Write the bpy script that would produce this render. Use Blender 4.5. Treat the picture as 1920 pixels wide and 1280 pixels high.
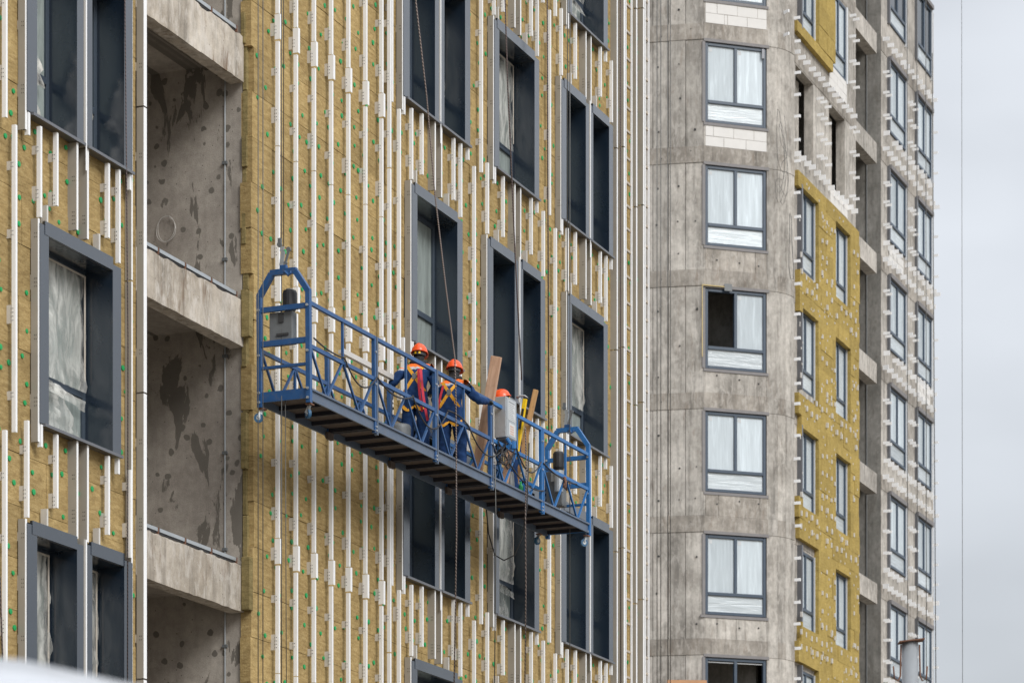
import bpy, bmesh, math, random
from mathutils import Vector, Matrix
from mathutils.bvhtree import BVHTree

random.seed(7)
R = math.radians
scene = bpy.context.scene
C = scene.collection
for o in list(bpy.data.objects):
    bpy.data.objects.remove(o)

# ------------------------------------------------------------------ camera
ZC = 1.7                                   # eye height above the ground
cam_d = bpy.data.cameras.new('camera')
cam = bpy.data.objects.new('camera', cam_d)
C.objects.link(cam)
cam.location = (0, 0, ZC)
cam.rotation_euler = (R(90), 0, 0)
cam_d.sensor_width = 36
cam_d.lens = 105.0
cam_d.shift_y = (2130 - 640) / 1920.0
cam_d.clip_start = 0.1
cam_d.clip_end = 3000
cam_d.dof.use_dof = True
cam_d.dof.focus_distance = 43.0
cam_d.dof.aperture_fstop = 4.0
scene.camera = cam

# ------------------------------------------------------------------ sky and sun
SUN_DIR = Vector((0.50, -0.62, 0.60)).normalized()
sun_el = math.asin(SUN_DIR.z)
sun_az = math.atan2(SUN_DIR.x, SUN_DIR.y)
world = bpy.data.worlds.new('World')
scene.world = world
world.use_nodes = True
wn, wl = world.node_tree.nodes, world.node_tree.links
wn.clear()
w_out = wn.new('ShaderNodeOutputWorld')
w_bg = wn.new('ShaderNodeBackground')
w_bg.inputs['Strength'].default_value = 0.10
sky = wn.new('ShaderNodeTexSky')
sky.sky_type = 'NISHITA'
sky.sun_disc = False
sky.sun_elevation = sun_el
sky.sun_rotation = sun_az
sky.air_density = 1.0
sky.dust_density = 3.0
tc = wn.new('ShaderNodeTexCoord')
sep = wn.new('ShaderNodeSeparateXYZ')
wl.new(tc.outputs['Generated'], sep.inputs[0])
zc = wn.new('ShaderNodeMath'); zc.operation = 'MAXIMUM'; zc.inputs[1].default_value = 0.0
wl.new(sep.outputs['Z'], zc.inputs[0])
# closed cloud cover: brighter towards the zenith, softly mottled
ramp = wn.new('ShaderNodeMapRange')
ramp.inputs['From Min'].default_value = 0.0
ramp.inputs['From Max'].default_value = 1.0
ramp.inputs['To Min'].default_value = 2.9
ramp.inputs['To Max'].default_value = 12.9
wl.new(zc.outputs[0], ramp.inputs['Value'])
cn = wn.new('ShaderNodeTexNoise')
cn.inputs['Scale'].default_value = 4.2
cn.inputs['Detail'].default_value = 4.0
cn.inputs['Roughness'].default_value = 0.5
cmap = wn.new('ShaderNodeMapping')
cmap.inputs['Scale'].default_value = (1, 1, 2.2)
wl.new(tc.outputs['Generated'], cmap.inputs['Vector'])
wl.new(cmap.outputs[0], cn.inputs['Vector'])
cr = wn.new('ShaderNodeMapRange')
cr.inputs['From Min'].default_value = 0.3
cr.inputs['From Max'].default_value = 0.7
cr.inputs['To Min'].default_value = 0.80
cr.inputs['To Max'].default_value = 1.14
wl.new(cn.outputs['Fac'], cr.inputs['Value'])
mul = wn.new('ShaderNodeMath'); mul.operation = 'MULTIPLY'
wl.new(ramp.outputs[0], mul.inputs[0]); wl.new(cr.outputs[0], mul.inputs[1])
cloud = wn.new('ShaderNodeVectorMath'); cloud.operation = 'SCALE'
cloud.inputs[0].default_value = (0.935, 0.97, 1.02)
wl.new(mul.outputs[0], cloud.inputs['Scale'])
wmix = wn.new('ShaderNodeMix'); wmix.data_type = 'RGBA'
wmix.inputs['Factor'].default_value = 0.86
wl.new(sky.outputs[0], wmix.inputs['A']); wl.new(cloud.outputs[0], wmix.inputs['B'])
wl.new(wmix.outputs['Result'], w_bg.inputs['Color'])
wl.new(w_bg.outputs[0], w_out.inputs[0])

sun_d = bpy.data.lights.new('sun', 'SUN')
sun_d.energy = 1.5
sun_d.angle = R(25)
sun_d.color = (1.0, 0.985, 0.96)
sun = bpy.data.objects.new('sun', sun_d)
C.objects.link(sun)
sun.rotation_euler = (-SUN_DIR).to_track_quat('-Z', 'Y').to_euler()
sun.location = (20, -30, 60)

vs = scene.view_settings
vs.view_transform = 'Standard'
vs.look = 'None'
vs.exposure = 0.60
vs.gamma = 1.0
vs.use_curve_mapping = False
scene.cycles.use_denoising = True
scene.cycles.max_bounces = 6

# ------------------------------------------------------------------ helpers
class MB:
    """collects simple shapes; build() links them as one mesh object"""
    def __init__(s):
        s.v, s.f, s.m = [], [], []
    def add(s, vs, fs, m=0):
        b = len(s.v)
        s.v += [tuple(p) for p in vs]
        s.f += [tuple(i + b for i in q) for q in fs]
        s.m += [m] * len(fs)
        return s
    def box(s, x0, x1, y0, y1, z0, z1, m=0):
        vs = [(x0,y0,z0),(x1,y0,z0),(x1,y1,z0),(x0,y1,z0),(x0,y0,z1),(x1,y0,z1),(x1,y1,z1),(x0,y1,z1)]
        return s.add(vs, [(0,3,2,1),(4,5,6,7),(0,1,5,4),(1,2,6,5),(2,3,7,6),(3,0,4,7)], m)
    def obox(s, c, ax, ay, az, m=0):
        c, ax, ay, az = Vector(c), Vector(ax), Vector(ay), Vector(az)
        vs = [c+i*ax+j*ay+k*az for k in (-1,1) for i, j in ((-1,-1),(1,-1),(1,1),(-1,1))]
        fs = [(0,3,2,1),(4,5,6,7),(0,1,5,4),(1,2,6,5),(2,3,7,6),(3,0,4,7)]
        if ax.cross(ay).dot(az) < 0:
            fs = [tuple(reversed(q)) for q in fs]
        return s.add(vs, fs, m)
    def bar(s, p, q, w, h=None, up=(0,0,1), m=0):
        p, q = Vector(p), Vector(q); d = q - p
        h = h or w
        u = Vector(up); n = d.normalized()
        if abs(n.dot(u)) > .97: u = Vector((1,0,0))
        side = n.cross(u).normalized(); u = side.cross(n).normalized()
        return s.obox((p+q)/2, d/2, side*(w/2), u*(h/2), m)
    def tube(s, pts, r, seg=6, m=0, caps=True):
        pts = [Vector(p) for p in pts]
        if not isinstance(r, (list, tuple)): r = [r]*len(pts)
        b = len(s.v); ref = None
        for i, p in enumerate(pts):
            d = (pts[min(i+1, len(pts)-1)] - pts[max(i-1, 0)]).normalized()
            if ref is None:
                ref = Vector((1,0,0)) if abs(d.x) < .9 else Vector((0,1,0))
            a = (ref - d*ref.dot(d)).normalized(); ref = a; c = d.cross(a)
            for k in range(seg):
                t = 2*math.pi*k/seg
                s.v.append(tuple(p + (a*math.cos(t) + c*math.sin(t))*r[i]))
        for i in range(len(pts)-1):
            for k in range(seg):
                k2 = (k+1) % seg
                s.f.append((b+i*seg+k, b+i*seg+k2, b+(i+1)*seg+k2, b+(i+1)*seg+k)); s.m.append(m)
        if caps:
            s.f.append(tuple(b+k for k in reversed(range(seg)))); s.m.append(m)
            s.f.append(tuple(b+(len(pts)-1)*seg+k for k in range(seg))); s.m.append(m)
        return s
    def ribbon(s, pts, nrm, w, t=.004, m=0):
        pts = [Vector(p) for p in pts]; nrm = [Vector(n).normalized() for n in nrm]
        b = len(s.v)
        for i, p in enumerate(pts):
            d = (pts[min(i+1, len(pts)-1)] - pts[max(i-1, 0)]).normalized()
            sd = d.cross(nrm[i]).normalized()
            for q in (p - sd*w/2, p + sd*w/2, p + sd*w/2 - nrm[i]*t, p - sd*w/2 - nrm[i]*t):
                s.v.append(tuple(q))
        for i in range(len(pts)-1):
            for k in range(4):
                k2 = (k+1) % 4
                s.f.append((b+i*4+k, b+(i+1)*4+k, b+(i+1)*4+k2, b+i*4+k2)); s.m.append(m)
        s.f.append((b, b+1, b+2, b+3)); s.m.append(m)
        e = b+(len(pts)-1)*4
        s.f.append((e+3, e+2, e+1, e)); s.m.append(m)
        return s
    def mesh(s, name, mats):
        me = bpy.data.meshes.new(name)
        me.from_pydata(s.v, [], s.f)
        for mt in (mats if isinstance(mats, (list, tuple)) else [mats]):
            me.materials.append(mt)
        me.polygons.foreach_set('material_index', s.m)
        me.update()
        return me
    def build(s, name, mats, parent=None, smooth=False, bevel=0, kind=None):
        me = s.mesh(name, mats)
        if smooth:
            me.polygons.foreach_set('use_smooth', [True]*len(me.polygons))
        return link(name, me, parent, bevel, kind)

def link(name, me, parent=None, bevel=0, kind=None):
    o = bpy.data.objects.new(name, me)
    C.objects.link(o)
    if parent is not None: o.parent = parent
    if bevel:
        b = o.modifiers.new('edge', 'BEVEL'); b.width = bevel; b.segments = 2; b.limit_method = 'ANGLE'
    if kind: o['kind'] = kind
    return o

def tag(o, label, cat, group=None):
    o['label'] = label; o['category'] = cat
    if group: o['group'] = group
    return o

def empty(name, loc=(0,0,0), rot=(0,0,0), label=None, cat=None, group=None):
    o = bpy.data.objects.new(name, None)
    C.objects.link(o)
    o.empty_display_size = .2
    o.location = loc; o.rotation_euler = rot
    if label: tag(o, label, cat, group)
    return o

# ------------------------------------------------------------------ materials
def new_mat(name):
    m = bpy.data.materials.new(name); m.use_nodes = True
    n, l = m.node_tree.nodes, m.node_tree.links
    return m, n, l, n['Principled BSDF']

def node(n, t, **kw):
    x = n.new(t)
    for k, v in kw.items():
        if hasattr(x, k) and k not in ('Scale',): setattr(x, k, v)
        else: x.inputs[k].default_value = v
    return x

def coords(n, l, scale=(1,1,1)):
    t = n.new('ShaderNodeTexCoord'); mp = n.new('ShaderNodeMapping')
    mp.inputs['Scale'].default_value = scale
    l.new(t.outputs['Object'], mp.inputs['Vector'])
    return mp.outputs[0]

def noise(n, l, vec, scale, detail=4, rough=.55, dist=0):
    x = n.new('ShaderNodeTexNoise')
    x.inputs['Scale'].default_value = scale; x.inputs['Detail'].default_value = detail
    x.inputs['Roughness'].default_value = rough; x.inputs['Distortion'].default_value = dist
    l.new(vec, x.inputs['Vector'])
    return x.outputs['Fac']

def rampn(n, l, fac, stops):
    r = n.new('ShaderNodeValToRGB')
    e = r.color_ramp.elements
    while len(e) > 1: e.remove(e[-1])
    e[0].position = stops[0][0]; e[0].color = (*stops[0][1], 1)
    for p, c in stops[1:]:
        q = e.new(p); q.color = (*c, 1)
    l.new(fac, r.inputs[0])
    return r.outputs[0]

def mixc(n, l, fac, a, b, mode='MIX'):
    x = n.new('ShaderNodeMix'); x.data_type = 'RGBA'; x.blend_type = mode
    if isinstance(fac, (int, float)): x.inputs['Factor'].default_value = fac
    else: l.new(fac, x.inputs['Factor'])
    for k, v in (('A', a), ('B', b)):
        if isinstance(v, tuple): x.inputs[k].default_value = (*v, 1)
        else: l.new(v, x.inputs[k])
    return x.outputs['Result']

def bump(n, l, b, h, strength=.3, dist=.02):
    x = n.new('ShaderNodeBump'); x.inputs['Strength'].default_value = strength
    x.inputs['Distance'].default_value = dist
    l.new(h, x.inputs['Height']); l.new(x.outputs[0], b.inputs['Normal'])

def g3(v): return (v, v, v)

def maprange(n, l, v, a, b, c, d):
    x = n.new('ShaderNodeMapRange')
    for k, q in zip(('From Min','From Max','To Min','To Max'), (a,b,c,d)): x.inputs[k].default_value = q
    l.new(v, x.inputs['Value'])
    return x.outputs[0]

def paint(name, col, rough=.45, metal=0, var=.12, scale=6, grime=0.0, grime_col=(.10,.08,.06), spec=.5):
    m, n, l, b = new_mat(name)
    v = coords(n, l)
    f = noise(n, l, v, scale, 5)
    c = mixc(n, l, f, tuple(x*(1-var) for x in col), tuple(min(1, x*(1+var)) for x in col))
    if grime:
        g = noise(n, l, v, scale*2.3, 6, .7)
        gm = maprange(n, l, g, .52, .72, 0, grime)
        c = mixc(n, l, gm, c, grime_col)
    l.new(c, b.inputs['Base Color'])
    rr = maprange(n, l, noise(n, l, v, scale*4, 3), .3, .7, rough*.8, min(1, rough*1.25))
    l.new(rr, b.inputs['Roughness'])
    b.inputs['Metallic'].default_value = metal
    b.inputs['Specular IOR Level'].default_value = spec
    return m

def wool(name, c1, c2, c3):
    m, n, l, b = new_mat(name)
    t = n.new('ShaderNodeTexCoord')
    mp = n.new('ShaderNodeMapping')
    mp.inputs['Rotation'].default_value = (0, R(-24), 0)
    mp.inputs['Scale'].default_value = (7, 9, 30)
    l.new(t.outputs['Object'], mp.inputs['Vector'])
    f = noise(n, l, mp.outputs[0], .8, 7, .7, .5)
    f2 = noise(n, l, t.outputs['Object'], 3.0, 4, .6)
    f3 = noise(n, l, t.outputs['Object'], 45, 3, .7)
    oi = n.new('ShaderNodeObjectInfo')
    base = rampn(n, l, f, [(.22, c1), (.5, c2), (.80, c3)])
    v2 = maprange(n, l, f2, .3, .7, .84, 1.14)
    v3 = maprange(n, l, oi.outputs['Random'], 0, 1, .87, 1.1)
    v4 = maprange(n, l, f3, .3, .7, .86, 1.14)
    a = n.new('ShaderNodeMath'); a.operation = 'MULTIPLY'; l.new(v2, a.inputs[0]); l.new(v3, a.inputs[1])
    a2 = n.new('ShaderNodeMath'); a2.operation = 'MULTIPLY'; l.new(a.outputs[0], a2.inputs[0]); l.new(v4, a2.inputs[1])
    sc = n.new('ShaderNodeVectorMath'); sc.operation = 'SCALE'
    l.new(base, sc.inputs[0]); l.new(a2.outputs[0], sc.inputs['Scale'])
    l.new(sc.outputs[0], b.inputs['Base Color'])
    b.inputs['Roughness'].default_value = .95
    b.inputs['Specular IOR Level'].default_value = .15
    h = n.new('ShaderNodeMath'); h.operation = 'ADD'; l.new(f, h.inputs[0]); l.new(f3, h.inputs[1])
    bump(n, l, b, h.outputs[0], .6, .012)
    return m

def concrete(name, lo, hi, streak=.5, spots=0.0, white=0.0, rust=0.0, rnd=.10):
    m, n, l, b = new_mat(name)
    v = coords(n, l)
    vs_ = coords(n, l, (5, 5, .35))
    f1 = noise(n, l, v, .9, 6, .6)
    f2 = noise(n, l, v, 7, 6, .65)
    f3 = noise(n, l, vs_, 1.3, 5, .6)
    f4 = noise(n, l, v, 70, 2, .6)
    c = mixc(n, l, maprange(n, l, f1, .32, .68, 0, 1), lo, hi)
    c = mixc(n, l, .7, c, rampn(n, l, f2, [(.3, g3(.72)), (.7, g3(1.18))]), 'MULTIPLY')
    c = mixc(n, l, streak, c, rampn(n, l, f3, [(.3, g3(.62)), (.48, g3(1.0)), (.75, g3(1.2))]), 'MULTIPLY')
    c = mixc(n, l, .5, c, rampn(n, l, f4, [(.25, g3(.7)), (.6, g3(1.08))]), 'MULTIPLY')
    # pores left by the formwork
    vo = n.new('ShaderNodeTexVoronoi'); vo.inputs['Scale'].default_value = 9
    l.new(v, vo.inputs['Vector'])
    pm = maprange(n, l, vo.outputs['Distance'], .05, .09, 1, 0)
    c = mixc(n, l, pm, c, tuple(x*.35 for x in lo))
    if white:
        w = maprange(n, l, noise(n, l, coords(n, l, (3, 3, 1.2)), 2.4, 7, .72, .6), .48, .62, 0, white)
        c = mixc(n, l, w, c, (.62, .58, .53))
    if rust:
        r = maprange(n, l, noise(n, l, coords(n, l, (5, 5, 1.0)), 1.5, 6, .7), .56, .7, 0, rust)
        c = mixc(n, l, r, c, (.16, .10, .06))
    if spots:
        dv = n.new('ShaderNodeVectorMath'); dv.operation = 'ADD'
        nz = n.new('ShaderNodeTexNoise'); nz.inputs['Scale'].default_value = 9; l.new(v, nz.inputs['Vector'])
        sc = n.new('ShaderNodeVectorMath'); sc.operation = 'SCALE'; sc.inputs['Scale'].default_value = .06
        l.new(nz.outputs['Color'], sc.inputs[0]); l.new(v, dv.inputs[0]); l.new(sc.outputs[0], dv.inputs[1])
        sx = n.new('ShaderNodeVectorMath'); sx.operation = 'MULTIPLY'; sx.inputs[1].default_value = (0, 1, 1)
        l.new(dv.outputs[0], sx.inputs[0])
        vv = n.new('ShaderNodeTexVoronoi'); vv.inputs['Scale'].default_value = 5.2
        l.new(sx.outputs[0], vv.inputs['Vector'])
        s1 = maprange(n, l, vv.outputs['Distance'], .22, .25, 1, 0)
        sr = n.new('ShaderNodeSeparateColor'); l.new(vv.outputs['Color'], sr.inputs[0])
        s2 = maprange(n, l, sr.outputs[0], .50, .52, 0, 1)
        mm = n.new('ShaderNodeMath'); mm.operation = 'MULTIPLY'; l.new(s1, mm.inputs[0]); l.new(s2, mm.inputs[1])
        # big damp patches where mortar was smeared
        bp = maprange(n, l, noise(n, l, coords(n, l, (0, 1.6, .55)), 1.7, 8, .6, .5), .575, .59, 0, 1)
        mx = n.new('ShaderNodeMath'); mx.operation = 'MAXIMUM'; l.new(mm.outputs[0], mx.inputs[0]); l.new(bp, mx.inputs[1])
        m3 = n.new('ShaderNodeMath'); m3.operation = 'MULTIPLY'; l.new(mx.outputs[0], m3.inputs[0]); m3.inputs[1].default_value = spots
        c = mixc(n, l, m3.outputs[0], c, (.13, .118, .10))
    oi = n.new('ShaderNodeObjectInfo')
    sc2 = n.new('ShaderNodeVectorMath'); sc2.operation = 'SCALE'
    l.new(c, sc2.inputs[0]); l.new(maprange(n, l, oi.outputs['Random'], 0, 1, 1-rnd, 1+rnd), sc2.inputs['Scale'])
    l.new(sc2.outputs[0], b.inputs['Base Color'])
    b.inputs['Roughness'].default_value = .88
    b.inputs['Specular IOR Level'].default_value = .25
    h = n.new('ShaderNodeMath'); h.operation = 'ADD'; l.new(f2, h.inputs[0]); l.new(f4, h.inputs[1])
    bump(n, l, b, h.outputs[0], .35, .01)
    return m

def film(name, col, wr=(10, 10, 1.4), lo=.75, rough=.22, alpha=1.0):
    m, n, l, b = new_mat(name)
    oi = n.new('ShaderNodeObjectInfo')
    va = n.new('ShaderNodeVectorMath'); va.operation = 'ADD'
    vk = n.new('ShaderNodeVectorMath'); vk.operation = 'SCALE'; vk.inputs[0].default_value = (37, 23, 51)
    l.new(oi.outputs['Random'], vk.inputs['Scale'])
    l.new(coords(n, l, wr), va.inputs[0]); l.new(vk.outputs[0], va.inputs[1])
    f = noise(n, l, va.outputs[0], 1.5, 6, .6, .8)
    c = rampn(n, l, f, [(.3, tuple(x*lo for x in col)), (.55, col), (.68, tuple(min(.92, x*1.18) for x in col))])
    sc2 = n.new('ShaderNodeVectorMath'); sc2.operation = 'SCALE'
    l.new(c, sc2.inputs[0]); l.new(maprange(n, l, oi.outputs['Random'], 0, 1, .78, 1.08), sc2.inputs['Scale'])
    l.new(sc2.outputs[0], b.inputs['Base Color'])
    b.inputs['Roughness'].default_value = rough
    bump(n, l, b, f, .5, .03)
    if alpha < 1:
        l.new(maprange(n, l, f, .36, .66, alpha*.35, min(1, alpha*1.7)), b.inputs['Alpha'])  # wrinkle highlights painted in as denser streaks of the pale film
    return m

def rope_mat(name, c1, c2, scale=9):
    m, n, l, b = new_mat(name)
    w = n.new('ShaderNodeTexWave'); w.bands_direction = 'DIAGONAL'
    w.inputs['Scale'].default_value = scale
    l.new(coords(n, l, (1, 1, 1)), w.inputs['Vector'])
    l.new(rampn(n, l, w.outputs['Fac'], [(.45, c1), (.6, c2)]), b.inputs['Base Color'])
    b.inputs['Roughness'].default_value = .85
    return m

M = {}
M['wool'] = wool('mineral_wool_facade', (.20, .132, .055), (.365, .262, .115), (.53, .402, .20))
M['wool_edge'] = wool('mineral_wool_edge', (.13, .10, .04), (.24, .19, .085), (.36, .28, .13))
M['wool_b'] = wool('mineral_wool_tower', (.25, .175, .055), (.375, .275, .085), (.50, .385, .15))
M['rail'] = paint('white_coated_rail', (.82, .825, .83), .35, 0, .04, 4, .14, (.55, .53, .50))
M['rail_grey'] = paint('primer_and_shade_grey_rail', (.34, .32, .285), .45, .1, .14, 3, .25, (.30, .27, .22))  # primer tone; on the casing rails it paints in the shaded side
M['rail_tan'] = paint('tan_primer', (.42, .36, .29), .5, 0, .15, 4)
M['bracket'] = paint('bracket_steel', (.60, .58, .545), .4, .15, .12, 8, .2, (.4, .37, .32))
M['hole'] = paint('dark_hole', (.04, .04, .04), .8)
M['green'] = paint('green_plastic', (.008, .32, .09), .5, 0, .1)
M['casing'] = paint('anthracite_sheet', (.010, .019, .033), .30, 0, .08, .8, 0, (.05, .055, .06), .35)
cb_ = M['casing'].node_tree.nodes['Principled BSDF']
cb_.inputs['Coat Weight'].default_value = 1.0
cb_.inputs['Coat IOR'].default_value = 1.75
cb_.inputs['Coat Roughness'].default_value = .16
M['sill'] = paint('sill_sheet', (.16, .165, .18), .35, .4, .15, 3)
M['sash'] = paint('window_profile', (.045, .062, .085), .35, 0, .08, 5)
M['pane'] = film('filmed_glass', (.30, .345, .33), (6, 6, 1.0), .72, .12)
M['flap'] = film('loose_film', (.66, .66, .62), (3.2, 3.2, 1.1), .6, .28, .42)
M['flap_d'] = film('bunched_film', (.70, .69, .64), (5, 5, 2.5), .55, .3, .62)
M['tape'] = paint('beige_tape', (.48, .44, .38), .7, 0, .15, 12)
M['pane_b'] = film('papered_glass', (.60, .67, .71), (6, 6, .5), .86, .12)
M['pane_b2'] = film('papered_glass_low', (.60, .66, .69), (.6, .6, 12), .78, .14)
M['glass_dark'] = paint('bare_glass', (.05, .06, .07), .06, 0, .1, 2)
M['sash_b'] = paint('blue_grey_profile', (.045, .068, .10), .35, 0, .1, 5)
M['jamb_b'] = paint('pale_jamb', (.66, .68, .70), .4, 0, .08, 5)
M['seal_b'] = paint('grey_seal_tape', (.19, .18, .18), .6, 0, .2, 6)
M['conc_core'] = concrete('concrete_core', (.16, .145, .125), (.30, .275, .24))
M['conc_loggia'] = concrete('concrete_loggia', (.31, .275, .24), (.45, .41, .36), .3, .85, 0, 0, 0)
M['conc_beam'] = concrete('concrete_beam', (.33, .285, .23), (.55, .50, .43), 1.0, 0, .6, .8)
M['conc_b'] = concrete('concrete_tower', (.27, .25, .222), (.51, .48, .435), 1.0, 0, .45, .30, .12)
M['conc_band'] = concrete('concrete_band', (.20, .18, .155), (.42, .385, .34), .8, 0, .35, .45, .12)
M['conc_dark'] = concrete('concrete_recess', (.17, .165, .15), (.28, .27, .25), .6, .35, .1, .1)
M['block'] = paint('aerated_block', (.68, .665, .64), .9, 0, .07, 5, .12, (.55, .5, .43), .2)
M['mortar'] = paint('mortar_joint', (.40, .365, .31), .95, 0, .15, 10)
M['blue'] = paint('blue_platform_paint', (.024, .090, .24), .40, .15, .30, 6, .55, (.11, .12, .15))
M['blue_b'] = paint('bright_blue_paint', (.020, .14, .38), .40, .1, .25, 6, .40, (.10, .13, .19))
M['beam_grey'] = paint('worn_blue_grey_paint', (.105, .14, .20), .45, .25, .25, 5, .45, (.16, .145, .135))
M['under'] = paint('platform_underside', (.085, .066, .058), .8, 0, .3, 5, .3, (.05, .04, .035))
M['joist'] = paint('platform_joist', (.022, .022, .032), .6, .2, .3, 5)
M['galv'] = paint('galvanised_steel', (.46, .49, .51), .42, .55, .14, 5, .15, (.25, .24, .23))
M['dgrey'] = paint('machine_grey', (.15, .16, .165), .5, .1, .18, 6, .25, (.08, .08, .08))
M['black'] = paint('black_plastic', (.018, .018, .02), .5, 0, .2)
M['wheel'] = paint('blue_caster_tyre', (.025, .10, .20), .5, 0, .15)
M['orange'] = paint('orange_helmet', (.80, .085, .012), .28, 0, .06, 8, .08, (.5, .1, .04))
M['hivis'] = paint('orange_cloth', (.85, .16, .02), .85, 0, .12, 12)
M['reflect'] = paint('silver_tape', (.45, .45, .46), .4, .2, .15, 20)
M['navy'] = paint('navy_overall', (.012, .040, .125), .88, 0, .40, 16, .2, (.03, .05, .10), .2)
M['hood'] = paint('dark_hood', (.018, .018, .02), .9, 0, .3, 20)
M['skin'] = paint('weathered_skin', (.38, .20, .13), .6, 0, .1, 20)
M['glove'] = paint('dark_glove', (.02, .028, .03), .8, 0, .3, 20)
M['boot'] = paint('grey_boot', (.16, .145, .125), .8, 0, .25, 20)
M['strap'] = paint('yellow_webbing', (.72, .34, .02), .75, 0, .15, 25)
M['red'] = paint('red_webbing', (.50, .025, .05), .7, 0, .18, 25)
M['yellow'] = paint('yellow_tool', (.85, .56, .01), .4, 0, .08, 8)
M['paper'] = paint('label_paper', (.55, .57, .58), .7, 0, .05, 20)
M['print'] = paint('label_print', (.23, .25, .27), .7, 0, .2, 40)
M['print_r'] = paint('label_print_red', (.55, .36, .28), .7, 0, .25, 60)
M['cable'] = paint('black_cable', (.025, .025, .028), .6)
M['wire'] = paint('steel_wire', (.12, .12, .115), .5, .5)
M['rope'] = rope_mat('flecked_rope', (.04, .03, .03), (.26, .21, .19), 16)
M['rope_d'] = rope_mat('dark_rope', (.03, .022, .022), (.12, .085, .08), 14)
M['rust'] = paint('rusty_steel', (.17, .085, .055), .85, .1, .3, 9)
M['ply'] = paint('plywood', (.46, .25, .13), .8, 0, .2, 6)
M['white_car'] = paint('white_car_paint', (.44, .46, .49), .3, 0, .02, 2)
M['tyre'] = paint('tyre_rubber', (.02, .02, .02), .9)
M['glass_car'] = paint('car_glass', (.02, .025, .03), .06)
M['tube_w'] = paint('white_tube', (.7, .7, .69), .5)
M['foam'] = paint('yellow_foam', (.50, .40, .20), .9, 0, .2, 20)

def wood_mat(name, c1, c2):
    m, n, l, b = new_mat(name)
    f = noise(n, l, coords(n, l, (14, 14, .9)), 1.4, 6, .6, .7)
    f2 = noise(n, l, coords(n, l), 4, 4)
    c = rampn(n, l, f, [(.3, c1), (.6, c2)])
    c = mixc(n, l, maprange(n, l, f2, .55, .75, 0, .5), c, tuple(x*.6 for x in c1))
    l.new(c, b.inputs['Base Color']); b.inputs['Roughness'].default_value = .75
    return m
M['wood'] = wood_mat('pale_pine', (.36, .20, .12), (.58, .38, .26))
M['wood2'] = wood_mat('old_pine', (.26, .13, .045), (.50, .29, .12))

def ground_mat():
    m, n, l, b = new_mat('site_ground')
    v = coords(n, l)
    c = rampn(n, l, noise(n, l, v, .15, 8, .6), [(.3, (.16, .135, .105)), (.55, (.24, .21, .17)), (.75, (.31, .285, .25))])
    l.new(c, b.inputs['Base Color']); b.inputs['Roughness'].default_value = .95
    bump(n, l, b, noise(n, l, v, 3, 8, .7), .6, .1)
    return m
M['ground'] = ground_mat()
M['post'] = paint('dull_grey_post', (.30, .32, .34), .5, .1, .12, 3, .2, (.2, .17, .15))

# ------------------------------------------------------------------ setting
g = MB().add([(-600,-400,0),(600,-400,0),(600,1200,0),(-600,1200,0)], [(0,1,2,3)]).build('ground', M['ground'])
g['kind'] = 'structure'

# ------------------------------------------------------------------ frames
F = 5600.0
ANG = math.atan2(F, 2315.0)
CA, SA = math.cos(ANG), math.sin(ANG)
PA = (-5.748503, 33.532934)                 # facade corner reference, plan
def to_world(U, n, Z, P=PA):
    return Vector((P[0]+U*CA+n*SA, P[1]+U*SA-n*CA, Z+ZC))
def project(U, n, Z, P=PA):
    w = to_world(U, n, Z, P)
    return 960+F*w.x/w.y, 2130-F*(w.z-ZC)/w.y
def in_view(U, n, Z, P=PA, pad=60):
    u, v = project(U, n, Z, P)
    return -pad < u < 1920+pad and -pad < v < 1280+pad

def subtract(rect, holes):
    out = [rect]
    for (a0, a1, b0, b1) in holes:
        nx = []
        for (x0, x1, z0, z1) in out:
            if a1 <= x0 or a0 >= x1 or b1 <= z0 or b0 >= z1:
                nx.append((x0, x1, z0, z1)); continue
            if z0 < b0: nx.append((x0, x1, z0, b0))
            if b1 < z1: nx.append((x0, x1, b1, z1))
            zz0, zz1 = max(z0, b0), min(z1, b1)
            if x0 < a0: nx.append((x0, a0, zz0, zz1))
            if a1 < x1: nx.append((a1, x1, zz0, zz1))
        out = nx
    return [r for r in out if r[1]-r[0] > .015 and r[3]-r[2] > .015]

# ================================================================== BUILDING A
A = empty('insulated_building', (PA[0], PA[1], 0), (0, 0, ANG),
          'near facade of yellow mineral wool boards, white vertical rails and anthracite window boxes', 'building')
def abox(mb, U0, U1, n0, n1, Z0, Z1, m=0):
    return mb.box(U0, U1, -n1, -n0, Z0+ZC, Z1+ZC, m)
def ap(U, n, Z): return (U, -n, Z+ZC)

H = 3.5
ZB = [1.20 + H*k for k in range(-1, 6)]      # window sills relative to the eye: 1.2 is below view
ZB = {k: 4.70 + H*k for k in range(0, 5)}    # k=0: 4.70 .. 7.03
WH = 2.345
COLS = {'L': (1.78, 1.20, .925), 'a': (12.14, 1.23, .935), 'b': (15.27, 1.20, .935), 'c': (18.42, 1.21, .945)}
WIDE = {'L': (0, 2, 4), 'a': (1, 3), 'b': (0, 2, 4), 'c': (1, 3)}
def span(col, k):
    c, w, s = COLS[col]
    h = w if k in WIDE[col] else s
    return c-h, c+h

openings = []
for col in COLS:
    for k in ZB:
        u0, u1 = span(col, k)
        openings.append((u0, u1, ZB[k], ZB[k]+WH))

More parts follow.
